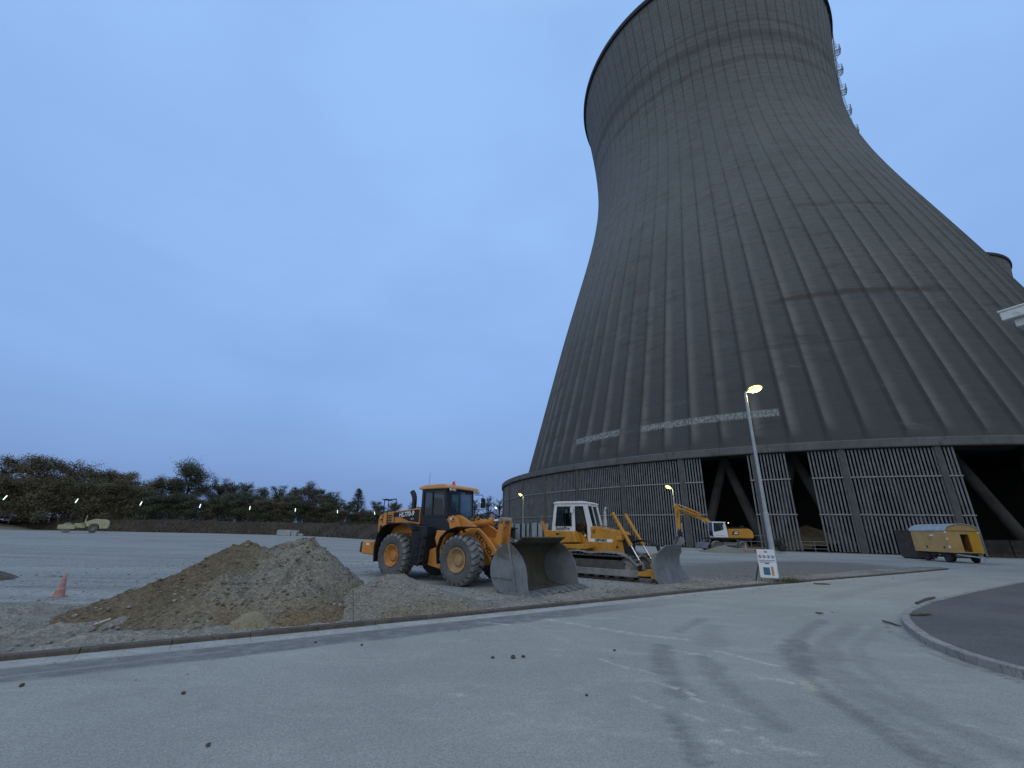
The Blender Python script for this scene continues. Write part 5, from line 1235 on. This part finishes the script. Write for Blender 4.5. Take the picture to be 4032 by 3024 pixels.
MB().box(.2,TW_-.2,.1,TL-.1,.58,.73).box(.15,TW_-.15,.68,.82,.33,.42).box(.15,TW_-.15,2.93,3.07,.33,.42).build('chassis', M['black'], TRL)
MB().bar((.4,.1,.62),(1.12,-1.35,.45),.07,.09).bar((TW_-.4,.1,.62),(1.12,-1.35,.45),.07,.09).tube([(1.12,-1.3,.5),(1.12,-1.3,.0)], .035, 8).bar((1.12,-1.3,.45),(1.12,-1.6,.45),.08,.08).build('drawbar', M['galv'], TRL)
DB = MB().box(-.7,.7,0,2.2,.12,2.35); DB.box(-.74,.74,-.04,2.24,2.35,2.45); DB.box(-.74,-.7,-.04,.04,.1,2.2); DB.box(.7,.74,-.04,.04,.1,2.2); DB.box(-.6,-.4,.1,2.1,0,.12); DB.box(.4,.6,.1,2.1,0,.12)
dbo = DB.build('storage_box', M['darkbox'], bevel=.015); dbo.location = (37.15,39.9,0); dbo.rotation_euler.z = e_ang
tag(dbo, 'dark brown steel box directly behind the left end of the ochre trailer', 'storage box')
# ------------------------------------------------------------------ barriers and rails at the tower openings
for i, (a, lab) in enumerate(((-103.1,'dark concrete barrier in the right opening, nearest the slats'),(-100.9,'middle dark concrete barrier in the right opening'),(-98.7,'dark concrete barrier in the right opening, cut by the picture edge'),)):
    o = MB().prism([(-.35,0),(.35,0),(.16,.35),(.10,1.75),(-.10,1.75),(-.16,.35)], -1.28, 1.28).build('concrete_barrier', M['basin'] if i < 2 else M['dark_conc'], bevel=.02)
    x, y, _ = pol(a, R-.9, 0); o.location = (AX+x, AY+y, 0); o.rotation_euler.z = radians(a); tag(o, lab, 'barrier', 'concrete barriers in the right opening')
def guard_rail(a0, a1, r, lab, hs=(.35,.75,1.15)):
    b = MB(); p0 = Vector(pol(a0, r, 0)); p1 = Vector(pol(a1, r, 0)); c = (p0+p1)/2; g = empty('guard_rail', (AX+c.x, AY+c.y, 0), 0, lab, 'railing', 'steel railings in the tower openings')
    for z in hs: MB().tube([p0-c+Vector((0,0,z)), p1-c+Vector((0,0,z))], .045, 8).build('rail', M['rail_d'], g)
    for t in (0,.5,1): MB().tube([(p0-c).lerp(p1-c, t), (p0-c).lerp(p1-c, t)+Vector((0,0,hs[-1]+.06))], .05, 8).build('post', M['rail_d'], g)
guard_rail(-118.1, -116.05, R+.3, 'three-bar steel railing across the foot of the narrow opening')
guard_rail(-123.7, -121.2, R+.4, 'three-bar steel railing at the right foot of the wide opening behind the excavator', (.3,1.0,1.7))
# ------------------------------------------------------------------ pale building at the right edge
M['render'] = concrete('pale_building_concrete', (.50,.52,.52), (.60,.62,.62), .6, .2, .01, (.36,.37,.35))
BL = empty('building', (28.9,22.0,0), atan2(-.915,.404), 'pale concrete building of which only one roof corner enters at the right edge', 'building')
b = MB().box(.7,14,.7,12,0,13.5).build('wall', M['render'], BL)
rb = MB().box(0,14.5,0,12.5,13.98,14.55); rb.box(.35,14.2,.35,12.2,13.5,13.98); rb.box(-.06,14.5,-.06,12.5,14.5,14.62)
rb.build('roof_slab', M['render'], BL, bevel=.04)
w = MB()
for x in (3.0,6.5,10): w.box(x,x+1.6,.66,.72,8.5,10.2); 
w.build('window', M['black'], BL)
# ------------------------------------------------------------------ roller and slabs far left
M['cream'] = paint('pale_cream_paint', (.42,.415,.26), .6, 0, .15, 2, (.16,.155,.11), .6)
RO = empty('road_roller', (-68.2,71.3,0), radians(-44), 'pale cream road roller standing far left before the dark trees', 'road roller'); RO.rotation_euler.z = radians(40); RO.scale = (.9,.9,1.05)
w = MB().lathe([(.001,-1.0),(.68,-1.0),(.72,-.98),(.72,.98),(.68,1.0),(.001,1.0)], (0,0,0), 40, 'y').build('drum', M['beam_st'], RO, smooth=40); w.location = (-1.9,0,.72)
b = MB()
for y in (-1.16,1.04): b.box(-2.95,-.85,y,y+.12,.55,1.15)
b.box(-2.98,-2.8,-1.04,1.04,.6,1.1); b.box(-1.0,-.82,-1.04,1.04,.6,1.1); b.build('drum_frame', M['cream'], RO, bevel=.03)
MB().prism([(-.9,.75),(-.9,1.15),(-1.2,1.35),(-.2,1.35),(.4,1.3),(.4,.7)], -.5, .5).build('yoke', M['cream'], RO, bevel=.03)
for y in (-.78,.78): tyre('tyre', RO, (1.5,y,.68), .68, .5, .30, M['beam_st'], -1 if y < 0 else 1, 16)
MB().prism([(.5,.95),(.35,1.5),(.7,1.8),(1.5,2.05),(2.9,2.0),(3.35,1.8),(3.5,1.3),(3.4,.7),(2.35,.62),(2.2,1.05),(1.9,1.3),(1.5,1.38),(1.1,1.3),(.85,.95)], -1.06, 1.06).build('engine_hood', M['cream'], RO, bevel=.06)
MB().box(-.3,.6,-.8,.8,1.35,1.45).prism([(.1,1.45),(.35,1.45),(.3,2.3),(.2,2.6),(.15,2.3)], -.3, .3).build('steering_console', M['cream'], RO, bevel=.03)
MB().box(-.25,.25,-.3,.3,1.5,1.85).box(.2,.34,-.3,.3,1.8,2.3).build('seat', M['seat'], RO, bevel=.04)
M['slab'] = concrete('pale_blue_grey_slab', (.26,.29,.31), (.34,.37,.385), .8, .2)
for x, y, l, hgt, ang, lab in ((-40.8,81.5,2.4,1.0,.1,'long pale concrete block lying before the far bank'),(-38.95,81.5,.95,.95,.1,'short pale concrete block lying at the right end of the long one'),(-37.8,81.3,.8,.4,.3,'low white block lying apart, right of the two pale ones')):
    o = MB().prism([(-l/2,0),(l/2,0),(l/2-.04,hgt*.8),(l/2-.15,hgt),(-l/2+.12,hgt),(-l/2,hgt*.85)], -.7, .7).build('concrete_block', M['slab'], bevel=.06); o.location = (x,y,0); o.rotation_euler.z = ang; tag(o, lab, 'concrete block', 'pale blocks before the far bank')
# ------------------------------------------------------------------ far bank, fence, trees
M['bank'] = gravel_mat('dark_grassy_earth', (.040,.033,.026), (.062,.05,.04), (.05,.052,.03), .22, 3, .8)
BP = [(-150,62),(-112,80),(-95,86),(-78,87),(-60,88),(-42,85),(-30,76),(-21,67),(-13,64),(-6,70),(0,82),(1,92)]
def yb(x): return float(np.interp(x, [p[0] for p in BP], [p[1] for p in BP]))
qb = resample(BP, 1.0); nb = -normals(qb); ws = np.concatenate([np.arange(0,7,.6), np.arange(7,60,4)]); vv = []
for p, n_ in zip(qb, nb):
    for w in ws:
        x, y = p + n_*w; tp = 2.35 + .25*noise.noise(Vector((x*.12, y*.12, 2)))
        if p[0] < -80: tp -= (-80-p[0])*.035
        tp += 0.5*math.exp(-((p[0]+17)/6)**2)
        h = tp*sm(w/4.6) - .3*sm((w-9)/8)
        vv.append((x, y, -.04 + h + .16*fbm(x, y, 1, .35)*min(1, w)))
nw = len(ws); I = (np.arange(len(qb)-1)[:,None]*nw + np.arange(nw-1)[None,:]).ravel()
me = bpy.data.meshes.new('earth_bank'); me.from_pydata(vv, [], np.stack([I, I+1, I+nw+1, I+nw], 1).tolist()); me.materials.append(M['bank']); me.polygons.foreach_set('use_smooth', [True]*len(me.polygons))
bo_ = bpy.data.objects.new('earth_bank', me); COL.objects.link(bo_); tag(bo_, kind='structure')
# rough grass on the bank
M['drygrass'] = paint('dry_dark_grass', (.055,.045,.028), .95, 0, .4, .5)
st = MB(); rs = random.Random(5)
for _ in range(9000):
    i = rs.randrange(20, len(qb)-1); w = rs.uniform(.2, 9); x, y = qb[i] + nb[i]*w
    h = rs.uniform(.15,.55); a = rs.uniform(0,6.28); tp = 2.2*sm(w/4.6)
    st.add([(x-.1*cos(a),y-.1*sin(a),tp-.2),(x+.1*cos(a),y+.1*sin(a),tp-.2),(x+rs.gauss(0,.12),y,tp+h)], [(0,1,2)])
tag(st.build('rough_grass', M['drygrass'], recalc=False), kind='stuff')
# fence lamps: posts with a slanting lit tube
M['post'] = paint('weathered_post', (.05,.042,.036), .8, 0, .2, 3)
FL = [(-86.56,75.0),(-79.98,80.86),(-72.94,86.71),(-65.3,92.57),(-58.21,98.43),(-50.83,104.29),(-43.07,110.14),(-35.53,116.0)]
td = Vector((-.366,.635,.68))
names = ['first lit tube lamp from the left, at the picture edge','second lit tube lamp from the left, above the roller','third lit tube lamp from the left, before the brown trees','fourth lit tube lamp from the left, before the round tree','fifth lit tube lamp from the left, right of the round tree','sixth lit tube lamp from the left, above the pale blocks','seventh lit tube lamp from the left, before the last tall trees','last lit tube lamp of the row, nearest the wheel loader']
for (x, y), nm in zip(FL, names):
    r = empty('fence_lamp', (x,y,1.6), 0, nm + ' on a thin post', 'fence lamp', 'slanting tube lamps along the far bank')
    MB().tube([(0,0,-.4),(0,0,3.3)], .05, 6).build('pole', M['post'], r)
    c = Vector((0,0,3.72)); MB().tube([c-td*.5, c+td*.5], .07, 8).build('lamp_tube', M['tube'], r, smooth=40)
    MB().tube([(0,0,3.25), tuple(c-td*.2+Vector((0,0,-.09)))], .05, 6).bar(tuple(c-td*.54+Vector((0,0,-.11))), tuple(c+td*.54+Vector((0,0,-.11))), .16, .05).build('lamp_holder', M['post'], r)
FG = empty('wire_fence', (-62,94.5,0), 0, 'low wire fence on dark posts running along the top of the far bank', 'fence')
a = Vector((-92,70.2,0)); c = Vector((-28,121.9,0)); o_ = Vector((-62,94.5,0)); wr_ = MB()
for k in range(29):
    p = a.lerp(c, k/28) - o_; MB().box(p.x-.07,p.x+.07,p.y-.07,p.y+.07,1.2,3.0+(k*7 % 5)*.12).build('post', M['post'], FG)
for z in (2.3,2.6,2.9): wr_.tube([a-o_+Vector((0,0,z)), c-o_+Vector((0,0,z))], .018, 4)
wr_.build('wire', M['post'], FG)

def foliage(name, a, b_):
    g = N(name); c = g.coord(); oi = g.node('ShaderNodeObjectInfo'); n1 = g.noise(c, 1.2, 3); n2 = g.noise(c, .35, 2)
    k = g.mix(g.ramp(n1, .3, .7), a, b_); k = g.mix(g.ramp(n2, .35, .7, 0, .5), k, mul(a, .8))
    k = g.mix(g.math('MULTIPLY', oi.outputs['Random'], .35), k, mul(b_, 1.3))
    m = g.out(k, .9, 0, None, .1)
    return m
M['leaf_b'] = foliage('brown_autumn_leaf', (.112,.100,.066), (.170,.152,.104))
M['leaf_g'] = foliage('dark_green_leaf', (.070,.080,.060), (.12,.136,.10))
M['leaf_p'] = foliage('grey_green_leaf', (.10,.12,.10), (.17,.19,.165))
M['leaf_r'] = foliage('reddish_leaf', (.085,.073,.06), (.135,.115,.092))
M['bark'] = concrete('dark_bark', (.030,.025,.021), (.05,.042,.035), 3, .5, .02)
def tree_meshes(kind, seed, leaf):
    """unit-height tree 10 m tall: tapered trunk with limbs, crown of many small leaf faces"""
    rs = random.Random(seed); tr = MB(); cr = MB(); tips = []
    lean = (rs.uniform(-.3,.3), rs.uniform(-.3,.3))
    top = 8.6 if kind != 'round' else 7.4
    trunk = [(lean[0]*t*t, lean[1]*t*t, t*top) for t in (0,.15,.35,.55,.75,1)]
    tr.tube(trunk, [.24,.2,.16,.12,.08,.03], 8)
    nl = {'round':40, 'wispy':60, 'bush':40, 'conifer':70, 'bare':54}[kind]
    for i in range(nl):
        if kind == 'conifer': t = .12+.86*i/nl; L = (1-t)*2.9+.3; el = rs.uniform(.5,.95)
        elif kind == 'wispy': t = rs.uniform(.04,.80); L = rs.uniform(1.4,3.0)*(1.2-.6*t); el = rs.uniform(.75,1.35)
        elif kind == 'bush': t = rs.uniform(.01,.85); L = rs.uniform(2.0,3.8)*(1.05-.45*t); el = rs.uniform(.0,.8)
        elif kind == 'bare': t = rs.uniform(.25,.98); L = rs.uniform(1.2,3.0)*(1.15-.6*t); el = rs.uniform(.5,1.2)
        else: t = rs.uniform(.22,.97); L = rs.uniform(2.2,3.9)*(1.0-.35*abs(t-.5)*2); el = rs.uniform(.05,1.0)
        az = i*2.4+rs.uniform(-.4,.4); z = t*top
        p = Vector((lean[0]*t*t, lean[1]*t*t, z)); d = Vector((cos(az)*cos(el), sin(az)*cos(el), sin(el)))
        q1 = p + d*L*.5 + Vector((0,0,.05*L)); q2 = p + d*L + Vector((0,0,.22*L if kind != 'conifer' else .08*L))
        tr.tube([p,q1,q2], [.07*(1.2-t)+.02,.04,.012], 5)
        n2 = 3 if kind != 'conifer' else 2
        ends = [(q1,q2)]
        for _ in range(n2):
            s_ = p.lerp(q2, rs.uniform(.35,.9)); e = s_ + Vector((rs.gauss(0,.5), rs.gauss(0,.5), rs.uniform(.1,.9) if kind != 'conifer' else rs.gauss(0,.15)))*(L*.34)
            tr.tube([s_, e], [.022,.008], 4); ends.append((s_, e))
            if kind in ('bare','wispy'):
                for _ in range(2):
                    u = s_.lerp(e, rs.uniform(.4,1)); w = u + Vector((rs.gauss(0,.3), rs.gauss(0,.3), rs.uniform(.2,.7)))*(L*.25)
                    tr.tube([u, w], [.012,.005], 3)
        tips.append((ends, t, L))
    dens = {'round':110, 'wispy':55, 'bush':120, 'conifer':38, 'bare':12}[kind]
    sz = {'round':.10, 'wispy':.075, 'bush':.12, 'conifer':.085, 'bare':.09}[kind]
    for ends, t, L in tips:
        for (s_, e) in ends:
            for _ in range(int(dens*rs.uniform(.5,1.3))):
                p = s_.lerp(e, rs.uniform(.1,1.08)); sp_ = (.24 if kind in ('round','bush') else .15)*L*.5+.06
                if kind == 'conifer': sp_ = .12+.05*L
                p = p + Vector((rs.gauss(0,sp_), rs.gauss(0,sp_), rs.gauss(0,sp_*.75)))
                if p.z < .1: continue
                a_ = Vector((rs.gauss(0,1), rs.gauss(0,1), rs.gauss(0,.7))).normalized(); b2 = a_.cross(Vector((rs.gauss(0,1), rs.gauss(0,1), rs.gauss(0,1)))).normalized(); s2 = sz*rs.uniform(.6,1.3)
                cr.add([p-a_*s2*.9, p-b2*s2*.45, p+a_*s2*.9, p+b2*s2*.45], [(0,1,2,3)])
    t_ = tr.build('trunk', M['bark'], recalc=False); c_ = cr.build('crown', M[leaf], recalc=False)
    out = (t_.data, c_.data)
    for o in (t_, c_): bpy.data.objects.remove(o)
    return out
PROT = {('round','g'): tree_meshes('round', 1, 'leaf_g'), ('round','b'): tree_meshes('round', 2, 'leaf_b'), ('wispy','p'): tree_meshes('wispy', 3, 'leaf_p'), ('wispy','g'): tree_meshes('wispy', 4, 'leaf_g'),
        ('bush','b'): tree_meshes('bush', 5, 'leaf_b'), ('bush','g'): tree_meshes('bush', 6, 'leaf_g'), ('bare','b'): tree_meshes('bare', 7, 'leaf_b'), ('conifer','g'): tree_meshes('conifer', 8, 'leaf_g'), ('round','r'): tree_meshes('round', 9, 'leaf_r'), ('round','b2'): tree_meshes('round', 12, 'leaf_b')}
DES = {'round':'broad round-crowned', 'wispy':'slim feathery-topped', 'bush':'bushy', 'bare':'half-bare twiggy', 'conifer':'pointed open-branched'}
TON = {'g':'dark green', 'b':'brown', 'p':'grey-green', 'r':'reddish', 'b2':'brown'}
def tree(x, y, h, kd, sx, label, rot, grp, base=1.5, nm='tree'):
    r = empty(nm, (x, y, base), rot, label, 'tree' if nm == 'tree' else 'shrub', grp)
    s_ = (h-base)/ (9.6 if kd[0] != 'round' else 9.2); r.scale = (s_*sx, s_*sx, s_)
    t_, c_ = PROT[kd]
    child('trunk', t_, r); child('crown', c_, r)
    return r
TL_ = [(-111,88,13.4,'bare','b',1.5),(-104.9,89,14.0,'bare','b',1.5),(-102.0,92.3,14.9,'round','b',1.4),(-97.7,95,13.9,'round','b2',1.5),(-94.3,98,12.9,'round','b',1.5),(-91,101,12.8,'round','b2',1.4),(-87.6,103.3,12.3,'bush','b',1.5),(-85.0,105.6,12.3,'round','b',1.3),
    (-82.6,108,12.0,'wispy','p',1.5),(-79.3,106.9,16.6,'round','g',1.15),(-75.2,112.4,12.9,'round','r',1.0),(-72.8,114.4,12.8,'wispy','p',1.7),(-70.2,115.2,13.3,'wispy','p',1.8),(-66.9,117.5,12.3,'wispy','p',1.8),(-63.1,119.5,12.4,'wispy','g',1.7),(-59.8,121.2,12.9,'wispy','p',1.8),(-56.6,122.6,13.4,'round','r',1.0),(-53.1,124.3,11.9,'bush','g',1.2),(-50.5,125.5,11.5,'wispy','g',1.7),
    (-46.5,127,9.0,'bush','g',1.2),(-43.0,124,12.9,'conifer','g',1.35),(-39.2,130.3,9.2,'bush','g',1.3),(-35,132,9.0,'round','b',1.1),(-30,134,9.0,'bare','b',1.7),(-24.2,136.2,9.1,'bare','b',1.7),(-17.5,138.8,10.0,'bare','b',1.7),(-11.2,141,11.0,'bare','b',1.6),(-7.0,142.5,11.8,'bare','b',1.6),(-3.2,143.8,11.2,'bare','b',1.6),(-119,84,13,'round','b',1.4),(-127,80,13,'round','b2',1.4)]
where = ['beyond the left edge','at the left picture edge','second from the left edge','third from the left edge','fourth from the left edge','fifth from the left edge','sixth from the left edge, above the roller','left of the tallest round tree, next but one','directly left of the tallest round tree','tallest of the row, standing above the second gap of lamps','directly right of the tallest round tree','two places right of the tallest round tree','three places right of the tallest round tree','left of the sixth tube lamp','above the sixth tube lamp','right of the sixth tube lamp','left of the seventh tube lamp','above the seventh tube lamp','right of the seventh tube lamp','low, left of the pointed tree','alone against the sky, behind the last tube lamp','right of the pointed tree, beside the loader','behind the loader hood','behind the loader exhaust','behind the loader cab','behind the loader windscreen','behind the loader mirror','between the loader and the tower, left one','directly at the left edge of the tower base','beyond the left edge, second','beyond the left edge, farthest']
for i, (t, w) in enumerate(zip(TL_, where)):
    tree(t[0], t[1], t[2]*1.03, (t[3],t[4]), t[5]*.95, f'{TON[t[4]]} {DES[t[3]]} tree {w}', i*1.7, 'trees behind the far bank')
# lower growth between and before the trees
rs = random.Random(21); k = 0; shr = []
for i in range(60):
    t = i/59; x = -118 + 116*t + rs.uniform(-.8,.8); y = 80 + 56*min(1, max(0,(x+112)/100)) + rs.uniform(-1.5,2.5)
    h = (10.5 if t < .30 else 8.6 if t < .62 else 6.3) + rs.uniform(-.9,.9)
    kd = ('bush','b') if t < .33 or rs.random() < .35 else ('bush','g')
    shr.append((x, y, h, kd))
for i, (x, y, h, kd) in enumerate(shr):
    side = ('at the left end' if i < 16 else 'before the tall round tree' if i < 26 else 'in the middle' if i < 43 else 'at the right end')
    lab = f'dark {"brown" if kd[1]=="b" else "green"} shrub of the undergrowth {side} of the tree row' if i < 16 or i >= 26 else f'dark {"brown" if kd[1]=="b" else "green"} shrub of the undergrowth {"below the tall round tree" if i < 26 else ""}'.strip()
    tree(x, y, h, kd, 1.5, lab, i*2.1, 'undergrowth shrubs', 1.2, 'shrub')
tree(31.3,51.8,1.6,('bush','g'),1.6,'small dark green bush at the foot of the slats behind the notice board',.4,None,0,'shrub')
